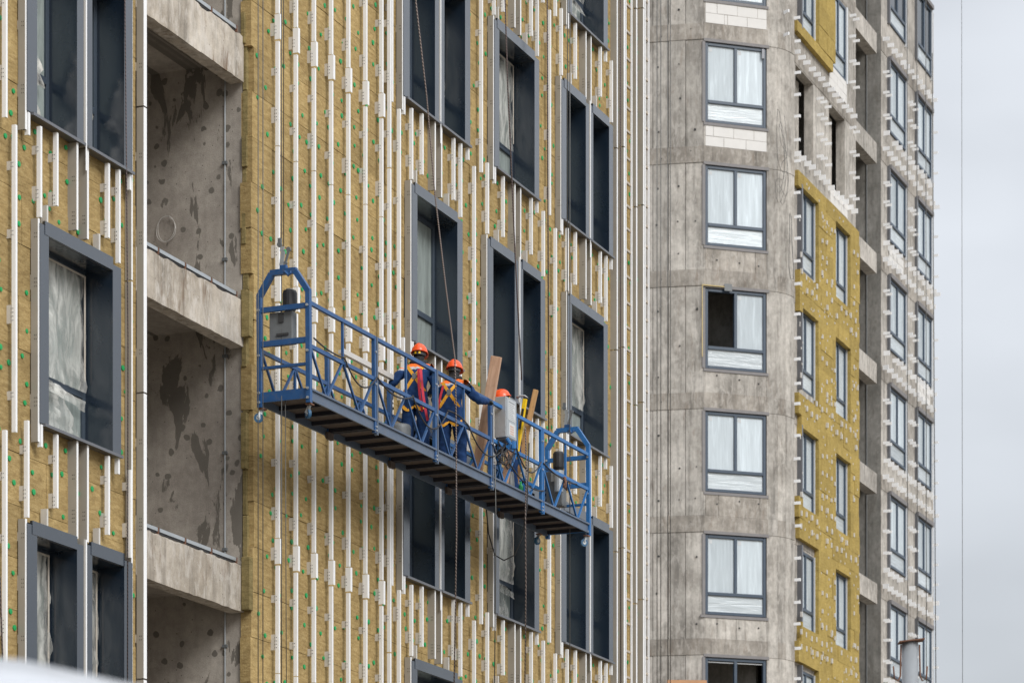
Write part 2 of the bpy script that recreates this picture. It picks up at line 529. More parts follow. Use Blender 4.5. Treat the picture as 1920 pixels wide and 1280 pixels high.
# --- load-bearing wall behind the insulation
core = []
for (x0, x1) in ((-6, 3.12), (6.62, 21.6)):
    core += subtract((x0, x1, -ZC, 23.0), [(a+.03, b-.03, c+.02, d-.02) for a, b, c, d in openings])
mb = MB()
for (x0, x1, z0, z1) in core:
    abox(mb, x0, x1, -.50, -.285, z0, z1)
abox(mb, -6, 3.10, -1.3, -.9, -ZC, 23)
abox(mb, 6.64, 21.6, -1.3, -.9, -ZC, 23)
abox(mb, 21.45, 21.6, -9, -1.3, -ZC, 23)
mb.build('wall', M['conc_core'], A)
# end return of the building, seen only from the side
mb = MB(); abox(mb, -6, 21.45, -9.2, -9.0, -ZC, 23); mb.build('rear_wall', M['conc_core'], A)

# --- loggia bay
LU0, LU1 = 3.38, 6.36
mb = MB()
abox(mb, LU1, LU1+.25, -3.0, -.51, -ZC, 23)
mb.build('loggia_wall', M['conc_loggia'], A)
mb = MB(); abox(mb, LU1-.004, LU1+.24, -.51, -.27, -ZC, 23); mb.build('loggia_pier', M['conc_loggia'], A)
mb = MB(); abox(mb, LU0-.25, LU0, -3.0, -.28, -ZC, 23); mb.build('loggia_wall', M['conc_loggia'], A)
mb = MB(); abox(mb, LU0, LU1, -3.3, -3.0, -ZC, 23); mb.build('loggia_back_wall', M['conc_loggia'], A)
rnd = random.Random(3)
for k in range(-1, 4):
    zb = 6.92 + H*k
    mb = MB(); abox(mb, LU0, LU1, -3.0, -.42, zb+.30, zb+.52)
    mb.build('loggia_slab', M['conc_loggia'], A)
    # edge beam with an uneven top arris
    mb = MB()
    nseg = 26
    us = [LU0-.02 + (LU1-LU0-.01)*i/nseg for i in range(nseg+1)]
    tops = [zb+.62-(rnd.random()*.05 if rnd.random() < .5 else rnd.random()*.012) for _ in us]
    bots = [zb+rnd.random()*.012 for _ in us]
    nf = -.235
    vs_, fs_ = [], []
    for u, t, b_ in zip(us, tops, bots):
        vs_ += [ap(u, nf+rnd.random()*.004, b_), ap(u, nf+rnd.random()*.004, t), ap(u, nf-.06, zb+.63), ap(u, -.43, zb+.63), ap(u, -.43, zb)]
    for i in range(nseg):
        a, b_ = i*5, (i+1)*5
        for j in range(5):
            j2 = (j+1) % 5
            fs_.append((a+j, b_+j, b_+j2, a+j2))
    fs_.append((0,1,2,3,4)); fs_.append(tuple(nseg*5+j for j in (4,3,2,1,0)))
    mb.add(vs_, fs_)
    mb.build('edge_beam', M['conc_beam'], A)
    # steel channel along the top of the beam, in lengths with rusty straps
    for i in range(4):
        x0 = LU0 + .03 + i*.70
        mb = MB(); abox(mb, x0, x0+.65, -.30, -.255, zb+.655, zb+.70)
        abox(mb, x0+.01, x0+.64, -.285, -.268, zb+.63, zb+.655, 1)
        mb.build('channel_length', [M['galv'], M['black']], A)
        mb = MB(); abox(mb, x0+.655, x0+.675, -.31, -.25, zb+.62, zb+.705); mb.build('strap', M['rust'], A)
# conduit on the loggia wall
mb = MB(); mb.tube([ap(LU1-.015, -.52, -1), ap(LU1-.015, -.52, 22)], .009, 6); mb.build('conduit', M['galv'], A)
for z in [i*1.28+5.2 for i in range(10)]:
    mb = MB(); mb.box(LU1-.035, LU1, .485, .555, z+ZC, z+ZC+.04); mb.build('conduit_clip', M['dgrey'], A)
# a coil of white wire left on the wall
pts = []
for i in range(60):
    t = i/59*2.2*math.pi*2
    pts.append(ap(LU1-.03-.015*math.sin(t*1.7), -1.40+.14*math.cos(t)*(1+.1*math.sin(t*.5)), 12.12+.18*math.sin(t)*(1-.05*t/6)))
MB().tube(pts, .0035, 5).build('wire_coil', M['bracket'], A)

# --- insulation boards
board_specs = []
rnd = random.Random(11)
def board_rows(x_start, x_end, z_start, z_end, jag=False):
    z = z_start; row = 0
    while z < z_end:
        off = (row % 2)*.6 + rnd.uniform(-.06, .06)
        first = x_start + (rnd.uniform(-.05, .06) if jag else 0)
        xs = [first]
        x = x_start - off + 1.2
        while x < x_end-.1:
            if x > first + .15: xs.append(x)
            x += 1.2
        xs.append(x_end)
        for a, b in zip(xs[:-1], xs[1:]):
            pieces = subtract((a+.003, b-.003, z+.003, z+.597), [(p-.01, q+.01, r-.01, t+.01) for p, q, r, t in openings])
            if pieces: board_specs.append(pieces)
        z += .6; row += 1
board_rows(-3.0, 3.27, 4.2, 14.4)
board_rows(6.36, 21.45, 4.8, 20.6, True)
def key(p):
    x0, x1, z0, z1 = p[0]
    return (0 if in_view((x0+x1)/2, -.12, (z0+z1)/2, pad=40) else 1, x0)
board_specs.sort(key=key)
rest = MB()
for i, pieces in enumerate(board_specs):
    dn = rnd.uniform(-.005, .005); tilt = rnd.uniform(-.003, .003)
    mb = MB() if i < 296 else rest
    for (x0, x1, z0, z1) in pieces:
        fr = -.12 + dn
        vs_ = [ap(x0, -.282, z0), ap(x1, -.282, z0), ap(x1, fr+tilt, z0), ap(x0, fr-tilt, z0),
               ap(x0, -.282, z1), ap(x1, -.282, z1), ap(x1, fr+tilt*.4, z1), ap(x0, fr-tilt*1.3, z1)]
        mb.add(vs_, [(0,1,2,3),(7,6,5,4),(3,2,6,7),(2,1,5,6),(1,0,4,5),(0,3,7,4)])
    if i < 296: mb.build('insulation_board', M['wool'], A)
rest.build('more_insulation_boards', M['wool'], A, kind='stuff')
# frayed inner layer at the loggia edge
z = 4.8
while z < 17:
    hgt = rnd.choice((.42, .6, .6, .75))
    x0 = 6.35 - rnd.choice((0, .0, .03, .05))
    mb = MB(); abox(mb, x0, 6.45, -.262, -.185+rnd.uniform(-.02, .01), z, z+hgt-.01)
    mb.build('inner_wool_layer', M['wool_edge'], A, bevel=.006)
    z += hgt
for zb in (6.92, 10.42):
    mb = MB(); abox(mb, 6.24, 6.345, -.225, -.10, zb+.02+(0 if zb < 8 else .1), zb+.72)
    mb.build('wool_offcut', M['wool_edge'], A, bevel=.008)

# --- green anchor heads
mb = MB()
rnd = random.Random(5)
def near_opening(U, Z, pad=.09):
    return any(a-pad < U < b+pad and c-pad < Z < d+pad for a, b, c, d in openings)
for (xa, xb, za, zb_) in ((-1.0, 3.2, 4.4, 14), (6.52, 21.3, 5.4, 20.4)):
    z = za
    while z < zb_:
        x = xa + rnd.random()*.4
        while x < xb:
            U, Z = x+rnd.uniform(-.10, .10), z+rnd.uniform(-.12, .12)
            x += rnd.uniform(.26, .52)
            if near_opening(U, Z): continue
            r = rnd.uniform(.026, .036)
            vs_ = [ap(U, -.105, Z)] + [ap(U+r*math.cos(t*math.pi/4), -.108, Z+r*math.sin(t*math.pi/4)) for t in range(8)] + \
                  [ap(U+r*math.cos(t*math.pi/4), -.122, Z+r*math.sin(t*math.pi/4)) for t in range(8)]
            fs_ = [(0, 1+t, 1+(t+1) % 8) for t in range(8)] + [(1+t, 9+t, 9+(t+1) % 8, 1+(t+1) % 8) for t in range(8)]
            mb.add(vs_, fs_)
        z += .33
mb.build('anchor_heads', M['green'], A, kind='stuff')

# --- rails and brackets
def bracket_mesh(h, reach, name):
    m = MB()
    m.box(-.006, 0, 0, reach, -h/2, h/2)                       # web standing off the wall
    m.box(-.05, -.006, reach-.006, reach, -h/2, h/2)           # foot against the wall
    for i in range(int(h/.045)):
        for y in (.012, .035):
            m.box(-.0168, -.0155, y, y+.009, -h/2+.025+i*.045, -h/2+.036+i*.045, 1)
    return m.mesh(name, [M['bracket'], M['hole']])
BR = [bracket_mesh(.10, .255, 'bracket_small'), bracket_mesh(.17, .255, 'bracket_large'), bracket_mesh(.21, .255, 'bracket_tall')]
n_br = 0
def bracket(U, Z, kind, parent=A, n=-.018):
    global n_br
    o = link('bracket', BR[kind], parent)
    o.location = ap(U, n, Z); n_br += 1
    return o

def rail(U, Z0, Z1, depth=.052, wf=.038, mat='rail', n=0.0, brs=(), front=None):
    """vertical profile whose right edge is at U; brs = bracket heights along it"""
    mb = MB()
    # L shape: web facing along the wall, flange facing out
    abox(mb, U-wf, U-wf+.006, n-depth, n-.004, Z0, Z1)
    abox(mb, U-wf, U, n-.004, n, Z0, Z1, 1)
    abox(mb, U-.006, U, n-depth*.6, n-.004, Z0, Z1)
    o = mb.build('rail', [M[mat], M[front or 'rail']], A)
    for z, kd in brs:
        bracket(U-wf+.0145, z, kd)
    return o

rnd = random.Random(21)
# long rails on the blank wall right of the loggia: joints and overlapping splices at every floor
for i, U in enumerate((6.93, 7.47, 8.02, 8.56, 9.11, 9.67, 10.21)):
    for k in range(-1, 4):
        z0 = 7.99 + H*k
        zj = z0 + 1.72 + rnd.uniform(-.03, .03)
        bl = [(z0+.30, 1), (z0+1.12, 0)] if i % 2 else [(z0+.34, 1), (z0+1.02, 0)]
        rail(U, z0+.01, zj-.006, brs=[b for b in bl])
        rail(U, zj+.006, z0+3.14, brs=[(zj+.42, rnd.choice((0, 2))), (zj+1.0, 0)])
        mb = MB()   # splice sleeve, slipped over both ends
        abox(mb, U-.05, U-.044, -.055, .018, z0+3.16, z0+3.495)
        abox(mb, U-.05, U+.008, .018, .024, z0+3.16, z0+3.495)
        mb.build('splice_sleeve', M['rail'], A)
        bracket(U-.0355, z0+3.30, 1, n=-.02)
for k in range(-1, 4):
    z0 = 7.0 + H*k
    rail(10.48, z0+.01, z0+H-.01, brs=[(z0+.5, 0), (z0+1.33, 1), (z0+2.1, 0), (z0+2.95, 0)])

def between(U, lo, hi, brs=3):
    n_ = [(lo+(hi-lo)*(i+.5)/brs + rnd.uniform(-.1, .1), rnd.choice((0, 0, 1, 1, 2))) for i in range(brs)]
    rail(U, lo, hi, brs=n_)

# side rails follow the alternating window widths
order = ['L', 'a', 'b', 'c']
for col in order:
    for k in range(0, 5):
        u0, u1 = span(col, k)
        lo, hi = ZB[k]-.20, ZB[k]+H-.24
        if not (in_view(u0, 0, lo, pad=500) or in_view(u0, 0, hi, pad=500) or in_view(u1, 0, lo, pad=500)): continue
        # rail just left of the casing, its shaded side painted in as a darker grey
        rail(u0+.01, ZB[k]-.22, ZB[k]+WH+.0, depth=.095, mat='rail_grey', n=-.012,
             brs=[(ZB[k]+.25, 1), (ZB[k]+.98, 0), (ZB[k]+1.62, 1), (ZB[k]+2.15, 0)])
        wide = k in WIDE[col]
        if col == 'L':
            between(u0-.42 if wide else u0-.49, lo-.02, hi, 4)
        if col == 'a':
            between(u0-.06-(.30 if wide else .33), lo-.02, hi, 4)
        if col in 'abc':
            nxt = {'a': 'b', 'b': 'c'}.get(col)
            if nxt:
                v0, _ = span(nxt, k)
                between((u1+v0)/2+.02, lo-.05 if wide else lo+.1, hi, 4)
        # spandrel above this window, below the next one
        k2 = k+1
        if k2 in ZB:
            w0, w1 = span(col, k2)
            za, zb2 = ZB[k]+WH, ZB[k2]
            c = COLS[col][0]
            top = zb2-.03
            # edge rails of the lower window rise to the sill of the upper one
            rail(u0+.045, za+.02, top-(.0 if wide else .06), brs=[(za+.3, 1), (za+.8, 0)])
            rail(u1-.01, za-.02, top-(.08 if wide else .02), brs=[(za+.32, 1), (za+.85, 0)])
            # short stubs carrying the upper casing
            rail(w0+.06, zb2-.27, zb2-.012); rail(w1-.03, zb2-.22, zb2-.03)
            # the pair of deep mullion rails
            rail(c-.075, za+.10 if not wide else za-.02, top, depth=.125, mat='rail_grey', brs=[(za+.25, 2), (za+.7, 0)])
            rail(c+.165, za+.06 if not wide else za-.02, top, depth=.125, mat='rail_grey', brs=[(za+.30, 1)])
            for du in (-.52, .66):
                rail(c+du, za+.16+rnd.uniform(-.02, .1), top-.02, brs=[(za+.34, 1), (za+.82, 0)])
                # small hanger over the lower casing
                mb = MB()
                abox(mb, c+du-.25, c+du-.244, -.09, -.01, za+.0, za+.20)
                abox(mb, c+du-.25, c+du-.215, -.012, -.008, za+.0, za+.20)
                mb.build('hanger', M['bracket'], A)

# tall rail at the loggia edge, left of the opening
for k in range(-1, 5):
    z0 = 5.5 + 3.5*k + .1
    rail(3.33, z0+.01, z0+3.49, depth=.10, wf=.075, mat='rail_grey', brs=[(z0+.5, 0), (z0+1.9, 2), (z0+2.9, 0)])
for k in range(-1, 4):
    z0 = 6.9 + 3.5*k
    rail(3.02, z0+.01, z0+3.49, depth=.09, wf=.03, mat='rail_grey', n=-.02)

# right end of the facade
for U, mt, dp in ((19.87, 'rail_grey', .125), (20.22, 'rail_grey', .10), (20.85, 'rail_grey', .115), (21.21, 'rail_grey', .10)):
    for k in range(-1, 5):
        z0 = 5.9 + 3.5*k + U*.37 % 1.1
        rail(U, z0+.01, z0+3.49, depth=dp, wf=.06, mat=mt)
def ladder(U0, U1, step, diag):
    mb = MB(); abox(mb, U0, U0+.02, -.018, .005, 5, 21); abox(mb, U0, U0+.03, .005, .009, 5, 21); mb.build('ladder_upright', M['rail'], A)
    mb = MB(); abox(mb, U1-.035, U1, -.02, .006, 5, 21); mb.build('ladder_upright', M['rail'], A)
    z = 6.3; i = 0
    rr = random.Random(int(U0*10))
    while z < 20.5:
        mb = MB(); abox(mb, U0+.02, U1-.035, -.045, -.006, z, z+.04); mb.build('rung', M['rail_tan'], A)
        if diag and i % 4 != 3:
            mb = MB(); mb.bar(ap(U0+.05, -.05, z-.02), ap(U1-.05, -.09, z-step*.85), .06, .012, up=(0, 1, 0)); mb.build('brace', M['rail_tan'], A)
        elif not diag and i % 2:
            mb = MB(); abox(mb, U1-.09, U1-.07, -.12, -.04, z-step*.8, z-.02); mb.build('brace', M['rail_tan'], A)
        z += step*rr.uniform(.85, 1.12); i += 1
ladder(20.24, 20.58, .44, True)
ladder(21.23, 21.46, .33, False)

# --- window boxes
def sheet(name, mat, parent, origin, ex, ez, en, w, h, nx, nz, amp, seed, shape=None):
    """wrinkled hanging film"""
    rr = random.Random(seed)
    ph = [rr.uniform(0, 6.28) for _ in range(6)]
    mb = MB(); O, ex, ez, en = map(Vector, (origin, ex, ez, en))
    vs_ = []
    for j in range(nz+1):
        for i in range(nx+1):
            s, t = i/nx, j/nz
            wd = 1.0 if shape is None else shape(t)
            a = amp*(math.sin(s*9+ph[0]+t*3)+.6*math.sin(t*17+ph[1]+s*5)+.5*math.sin((s+t)*23+ph[2])+.4*rr.uniform(-1, 1))
            edge = .03*math.sin(t*13+ph[3])+.02*math.sin(t*31+ph[4])
            vs_.append(O + ex*(w*s*wd + (edge if s > .9 else 0)) + ez*(-h*t) + en*(a+.02*t))
    fs_ = [(j*(nx+1)+i, j*(nx+1)+i+1, (j+1)*(nx+1)+i+1, (j+1)*(nx+1)+i) for j in range(nz) for i in range(nx)]
    mb.add(vs_, fs_)
    return mb.build(name, mat, parent, smooth=True)

def window_box(U0, U1, zb, fl, fr, style, seed):
    """anthracite casing standing proud of the wool with a deep reveal and the window at its back"""
    zt = zb + WH
    W = empty('window_box', ap((U0+U1)/2, 0, zb)); W.parent = A
    inv = Matrix.Translation(-Vector(W.location))
    def sub(mb, name, mat, **kw):
        o = mb.build(name, mat, W, **kw); o.matrix_parent_inverse = inv; return o
    i0, i1 = U0+fl, U1-fr
    ft = .155
    mb = MB(); abox(mb, U0, i0, -.035, 0, zb+.0, zt-.05); sub(mb, 'side_flange', M['casing'])
    mb = MB(); abox(mb, i1, U1, -.035, 0, zb+.0, zt-.08); sub(mb, 'side_flange', M['casing'])
    mb = MB(); abox(mb, U0+.10, i1+.0, -.03, .006, zt-ft, zt); sub(mb, 'head_flange', M['casing'])
    mb = MB(); abox(mb, i0-.004, i0, -.44, -.036, zb+.02, zt-ft); sub(mb, 'reveal', M['casing'])
    mb = MB(); abox(mb, i1, i1+.004, -.44, -.036, zb+.02, zt-ft); sub(mb, 'reveal', M['casing'])
    mb = MB(); abox(mb, i0, i1, -.44, -.031, zt-ft-.004, zt-ft); sub(mb, 'head_lining', M['casing'])
    mb = MB()
    mb.add([ap(i0-.13, -.44, zb+.05), ap(U1, -.44, zb+.05), ap(U1, .035, zb+.004), ap(i0-.13, .035, zb+.004),
            ap(i0-.13, -.44, zb+.035), ap(U1, -.44, zb+.035), ap(U1, .035, zb-.030), ap(i0-.13, .035, zb-.030)],
           [(3,2,1,0),(4,5,6,7),(2,3,7,6),(1,2,6,5),(0,1,5,4),(3,0,4,7)])
    sub(mb, 'sill', M['sill'])
    # window frame at the back
    z0, z1 = zb+.05, zt-ft
    tr = z0 + .62
    nb, nf = -.44, -.375
    mb = MB()
    abox(mb, i0, i0+.065, nb, nf, z0, z1); abox(mb, i1-.065, i1, nb, nf, z0, z1)
    abox(mb, i0+.065, i1-.065, nb, nf, z1-.07, z1); abox(mb, i0+.065, i1-.065, nb, nf, z0, z0+.065)
    abox(mb, i0+.065, i1-.065, nb, nf+.004, tr, tr+.085)
    if i1-i0 > 1.2:
        abox(mb, i0+.40, i0+.46, nb, nf+.002, tr+.085, z1-.07)
    sub(mb, 'window_frame', M['sash'], bevel=.006)
    mb = MB(); abox(mb, i0+.06, i1-.06, nb+.015, nb+.03, z0+.06, tr+.01); sub(mb, 'pane', M['pane'])
    mb = MB(); abox(mb, i0+.06, i1-.06, nb+.015, nb+.03, tr+.08, z1-.065); sub(mb, 'pane', M['pane'])
    X, Zv, N = (1,0,0), (0,0,1), (0,-1,0)
    if style in ('film', 'torn'):
        o = sheet('protective_film', M['flap'], W, ap(i0+.03, nf+.02, z1-.06), X, Zv, N, (i1-i0)*.92, z1-tr-.12, 8, 18, .012, seed)
        o.matrix_parent_inverse = inv
        # beige adhesive tape round the film
        mb = MB()
        abox(mb, i0+.02, i1-.05, nf+.03, nf+.034, z1-.075, z1-.05)
        abox(mb, i1-.09, i1-.055, nf+.03, nf+.034, tr+.2, z1-.05)
        sub(mb, 'tape', M['tape'])
    if style == 'torn':
        o = sheet('torn_film', M['flap'], W, ap(i0+.02, nf+.03, tr+.02), X, Zv, N, (i1-i0)*.95, .62, 8, 10, .022, seed+1,
                  lambda t: .55+.45*t)
        o.matrix_parent_inverse = inv
        o = sheet('tape_strip', M['flap'], W, ap(i0+.02, nf+.05, tr+.07), (1,0,-.10), (0,0,1), N, (i1-i0)*.9, .12, 12, 3, .02, seed+2)
        o.matrix_parent_inverse = inv
    if style == 'flap':
        o = sheet('torn_film', M['flap_d'], W, ap(i0+.03, nf+.03, z1-.9), X, Zv, N, (i1-i0)*.75, .72, 6, 14, .02, seed+1, lambda t: .45+.55*t)
        o.matrix_parent_inverse = inv
        o = sheet('torn_film', M['flap_d'], W, ap(i0+.03, nf+.05, tr+.0), X, Zv, N, (i1-i0)*.75, .6, 6, 8, .03, seed+3, lambda t: .3+.8*t)
        o.matrix_parent_inverse = inv
    return W

styles = {('L', 1): ['torn'], ('L', 2): ['flap', 'flap'], ('L', 0): ['film', 'film'],
          ('b', 3): ['film'], ('c', 2): ['film'], ('b', 1): ['torn'], ('a', 2): ['plain'], ('c', 4): ['torn'],
          ('a', 3): ['plain', 'film'], ('a', 1): ['plain', 'plain'], ('a', 0): ['plain']}
sd = 100
for col in order:
    for k in ZB:
        u0, u1 = span(col, k)
        st = styles.get((col, k), ['plain', 'plain'])
        sd += 7
        if k in WIDE[col]:
            c = COLS[col][0]
            window_box(u0, c+.045, ZB[k], .21, .15, st[0], sd)
            window_box(c+.115, u1, ZB[k], .13, .20, st[-1], sd+3)
            # cover strip between the two boxes
            mb = MB(); abox(mb, c+.05, c+.11, -.10, .0, ZB[k]-.02, ZB[k]+WH); mb.build('mullion_strip', [M['rail_grey']], A)
            mb = MB(); abox(mb, c+.085, c+.11, .002, .008, ZB[k]-.3, ZB[k]+WH); mb.build('mullion_cover', [M['rail']], A)
        else:
            window_box(u0, u1, ZB[k], .19, .20, st[0], sd)
#PART2
# ================================================================== BUILDING B (tower behind)
PB = (8.16, 86.3)
B = empty('concrete_tower', (PB[0], PB[1], 0), (0, 0, ANG),
          'grey concrete apartment tower behind, half clad in yellow insulation with white clips', 'building')
def bl(x, y):
    dx, dy = x-PB[0], y-PB[1]
    return Vector((dx*CA+dy*SA, -dx*SA+dy*CA))
def bbox(mb, U0, U1, n0, n1, Z0, Z1, m=0):
    return mb.box(U0, U1, -n1, -n0, Z0+ZC, Z1+ZC, m)
T = {k: 31.16-3.5*k for k in range(-2, 7)}
BWH = 2.285
ZLO, ZHI = -ZC, 42.0
rnd = random.Random(31)

def plan_wall(P, Q, z0, z1, off=0.0, thick=.3):
    """upright slab between two plan points (world xy), outer face off metres outside the line"""
    p, q = bl(*P), bl(*Q)
    d = (q-p).normalized(); nrm = Vector((d.y, -d.x))
    # outward is towards the camera (smaller world y): check
    wn_ = Vector((nrm.x*CA - nrm.y*SA, nrm.x*SA + nrm.y*CA))
    if wn_.y > 0 and abs(wn_.y) > .05: nrm = -nrm
    elif wn_.x < 0 and abs(wn_.y) <= .05: nrm = -nrm
    a, b_ = p+nrm*off, q+nrm*off
    c, e = q-nrm*thick, p-nrm*thick
    z0, z1 = z0+ZC, z1+ZC
    return [(a.x,a.y,z0),(b_.x,b_.y,z0),(c.x,c.y,z0),(e.x,e.y,z0),(a.x,a.y,z1),(b_.x,b_.y,z1),(c.x,c.y,z1),(e.x,e.y,z1)], d, nrm
BOXF = [(0,3,2,1),(4,5,6,7),(0,1,5,4),(1,2,6,5),(2,3,7,6),(3,0,4,7)]
def wall_part(P, Q, z0, z1, name, mat, off=0.0, thick=.3):
    vs_, d, nrm = plan_wall(P, Q, z0, z1, off, thick)
    # keep face winding outward
    mb = MB(); a = Vector(vs_[1])-Vector(vs_[0]); b_ = Vector(vs_[3])-Vector(vs_[0])
    fs_ = BOXF if a.cross(b_).z > 0 else [tuple(reversed(q)) for q in BOXF]
    mb.add(vs_, fs_)
    return mb.build(name, mat, B)
def lerp(P, Q, t): return (P[0]+(Q[0]-P[0])*t, P[1]+(Q[1]-P[1])*t)

FL0 = (5.464, 85.0)                         # left edge of the window facet
FL1 = (7.3366, 85.594)
LEFT = [(5.464-1.85, 85.0+.33), (5.464-4.2, 85.0+1.25), (5.464-8.5, 85+4.2)]
ARC = [FL1, (7.62, 85.70), (7.86, 85.87), (8.03, 86.07), PB]

for k in range(-2, 6):
    t = T[k]; zb = t-BWH
    s0, s1 = t+.06, t+.52                   # floor band
    below = T[k+1]+.52                      # top of the band below
    # left facet: formwork panels, then the band
    Pl, Ql = LEFT[0], FL0
    cuts = [0, .22, .46, .72, 1.0]
    for a, b_ in zip(cuts[:-1], cuts[1:]):
        wall_part(lerp(Pl, Ql, a+.004), lerp(Pl, Ql, b_-.004), below+.006, s0-.006, 'wall_panel', M['conc_b'], rnd.uniform(-.008, .006))
    wall_part(Pl, Ql, s0, s1, 'floor_band', M['conc_band'], .016)
    wall_part(LEFT[1], LEFT[0], below+.006, s0-.006, 'wall_panel', M['conc_b'])
    wall_part(LEFT[1], LEFT[0], s0, s1, 'floor_band', M['conc_band'], .016)
    wall_part(LEFT[2], LEFT[1], below+.006, s1, 'wall_panel', M['conc_b'])
    # window facet: lintel band, piers and the parapet under the sill
    wall_part(FL0, FL1, s0-.05, s1, 'floor_band', M['conc_band'], .010)
    wall_part(FL0, lerp(FL0, FL1, .018), below, s0-.05, 'pier', M['conc_b'])
    wall_part(lerp(FL0, FL1, .982), FL1, below, s0-.05, 'pier', M['conc_b'])
    if k in (-1, 0):
        # aerated concrete blocks: thin top course, then two full courses
        wall_part(lerp(FL0, FL1, .018), lerp(FL0, FL1, .982), below+.002, zb-.03, 'mortar_bed', M['mortar'], -.006)
        zc_ = below+.006
        hgt = zb-.036-zc_
        courses = [(.0, .44, [0, .30, .66, 1.0] if k == 0 else [0, .31, .36, .68, 1.0]), (.44, .88, [0, .13, .46, .79, 1.0] if k == 0 else [0, .19, .52, .85, 1]), (.88, 1.0, [0, .36, .68, 1.0])]
        for c0, c1, xs in courses:
            for a, b_ in zip(xs[:-1], xs[1:]):
                a2, b2 = .02+a*.96, .02+b_*.96
                wall_part(lerp(FL0, FL1, a2+.003), lerp(FL0, FL1, b2-.003), zc_+hgt*c0+.006, zc_+hgt*c1-.006, 'block', M['block'], rnd.uniform(.002, .012), .2)
    else:
        cuts = {1: [.018, .80, .982], 2: [.018, .982], 3: [.018, .23, .982], 4: [.018, .20, .50, .64, .982]}.get(k, [.018, .45, .982])
        for a, b_ in zip(cuts[:-1], cuts[1:]):
            wall_part(lerp(FL0, FL1, a+.003), lerp(FL0, FL1, b_-.003), below+.004, zb-.03, 'parapet_panel', M['conc_band'] if k in (1, 3) else M['conc_b'], rnd.uniform(-.004, .008))
    # rounded corner
    for i in range(4):
        wall_part(lerp(ARC[i], ARC[i+1], .012), ARC[i+1], below+.004, s0-.004, 'corner_panel', M['conc_b'], .0)
        wall_part(ARC[i], ARC[i+1], s0, s1, 'corner_band', M['conc_band'] if i % 2 else M['conc_b'], .012)

mbh = MB()
rh = random.Random(77)
def dot_on(P_, Q_, t, z, r):
    p, q = bl(*P_), bl(*Q_)
    d = (q-p).normalized(); nr = Vector((d.y, -d.x))
    wv = Vector((nr.x*CA-nr.y*SA, nr.x*SA+nr.y*CA))
    if wv.y > 0: nr = -nr
    c = p.lerp(q, t)+nr*.012
    D, N = Vector((d.x, d.y, 0)), Vector((nr.x, nr.y, 0))
    C0 = Vector((c.x, c.y, z+ZC))
    mbh.tube([C0-N*.03, C0+N*.004], r, 8)
for k in range(-2, 6):
    b0 = T[k+1]+.52
    for t in (.30, .62, .88):
        for dz in (.45, 1.35, 2.35):
            if rh.random() < .6: dot_on(LEFT[0], FL0, t+rh.uniform(-.02, .02), b0+dz+rh.uniform(-.04, .04), rh.uniform(.018, .034))
    for t in (.2, .55, .85):
        if k > 0 and rh.random() < .8: dot_on(FL0, FL1, t, b0+rh.uniform(.2, .5), .025)
    for t in (.35, .8):
        if rh.random() < .6: dot_on(LEFT[0], FL0, t, T[k]+rh.uniform(.18, .42), .02)
mbh.build('tie_holes', M['hole'], B, kind='stuff')

def tower_window(P, Q, zb, zt, style, seed, name='window', off=.0, split=.5):
    """blue-grey frame with two lights over a low panel; papered panes"""
    p, q = bl(*P), bl(*Q)
    d = (q-p); w = d.length; d.normalize()
    nrm = Vector((d.y, -d.x))
    wv = Vector((nrm.x*CA - nrm.y*SA, nrm.x*SA + nrm.y*CA))
    if wv.y > 0: nrm = -nrm
    W = empty(name, (p.x+d.x*w/2, p.y+d.y*w/2, zb+ZC)); W.parent = B
    inv = Matrix.Translation(-Vector(W.location))
    D, N, Zv = Vector((d.x, d.y, 0)), Vector((nrm.x, nrm.y, 0)), Vector((0, 0, 1))
    O = Vector((p.x, p.y, zb+ZC)) + N*off
    h = zt-zb
    def bx_(mb, x0, x1, n0, n1, z0, z1, m=0):
        mb.obox(O + D*(x0+x1)/2 + N*(n0+n1)/2 + Zv*(z0+z1)/2, D*(x1-x0)/2, N*(n1-n0)/2, Zv*(z1-z0)/2, m)
    def sub(mb, nm, mat, **kw):
        o = mb.build(nm, mat, W, **kw); o.matrix_parent_inverse = inv; return o
    fw = .085; tr = h*.262
    mb = MB()
    bx_(mb, 0, fw, -.09, .02, 0, h); bx_(mb, w-fw, w, -.09, .02, 0, h)
    bx_(mb, fw, w-fw, -.09, .02, h-fw, h); bx_(mb, fw, w-fw, -.09, .02, 0, fw)
    bx_(mb, fw, w-fw, -.09, .024, tr-.045, tr+.045); bx_(mb, w*split-.045, w*split+.045, -.09, .022, tr+.045, h-fw)
    sub(mb, 'window_frame', M['sash_b'], bevel=.008)
    lights = [(fw, w*split-.045), (w*split+.045, w-fw)]
    for i, (a, b_) in enumerate(lights):
        if style == 'open' and i == 0 or style == 'bare': continue
        mb = MB(); bx_(mb, a-.005, b_+.005, -.05, -.03, tr+.04, h-fw+.005); sub(mb, 'pane', M['glass_dark'] if style == 'dark' else M['pane_b'])
        if style == 'dark': continue
        mb = MB(); bx_(mb, a+.04, a+.14, -.03, -.026, h-fw-.16, h-fw-.06); sub(mb, 'sticker', M['paper'])
    if style != 'bare':
        mb = MB(); bx_(mb, fw-.005, w-fw+.005, -.05, -.03, fw-.005, tr-.04); sub(mb, 'pane', M['pane_b2'])
    else:
        mb = MB(); bx_(mb, fw, w-fw, -.05, -.03, h-fw-.05, h-fw-.02); sub(mb, 'blind', M['paper'])
    return W, bx_, sub

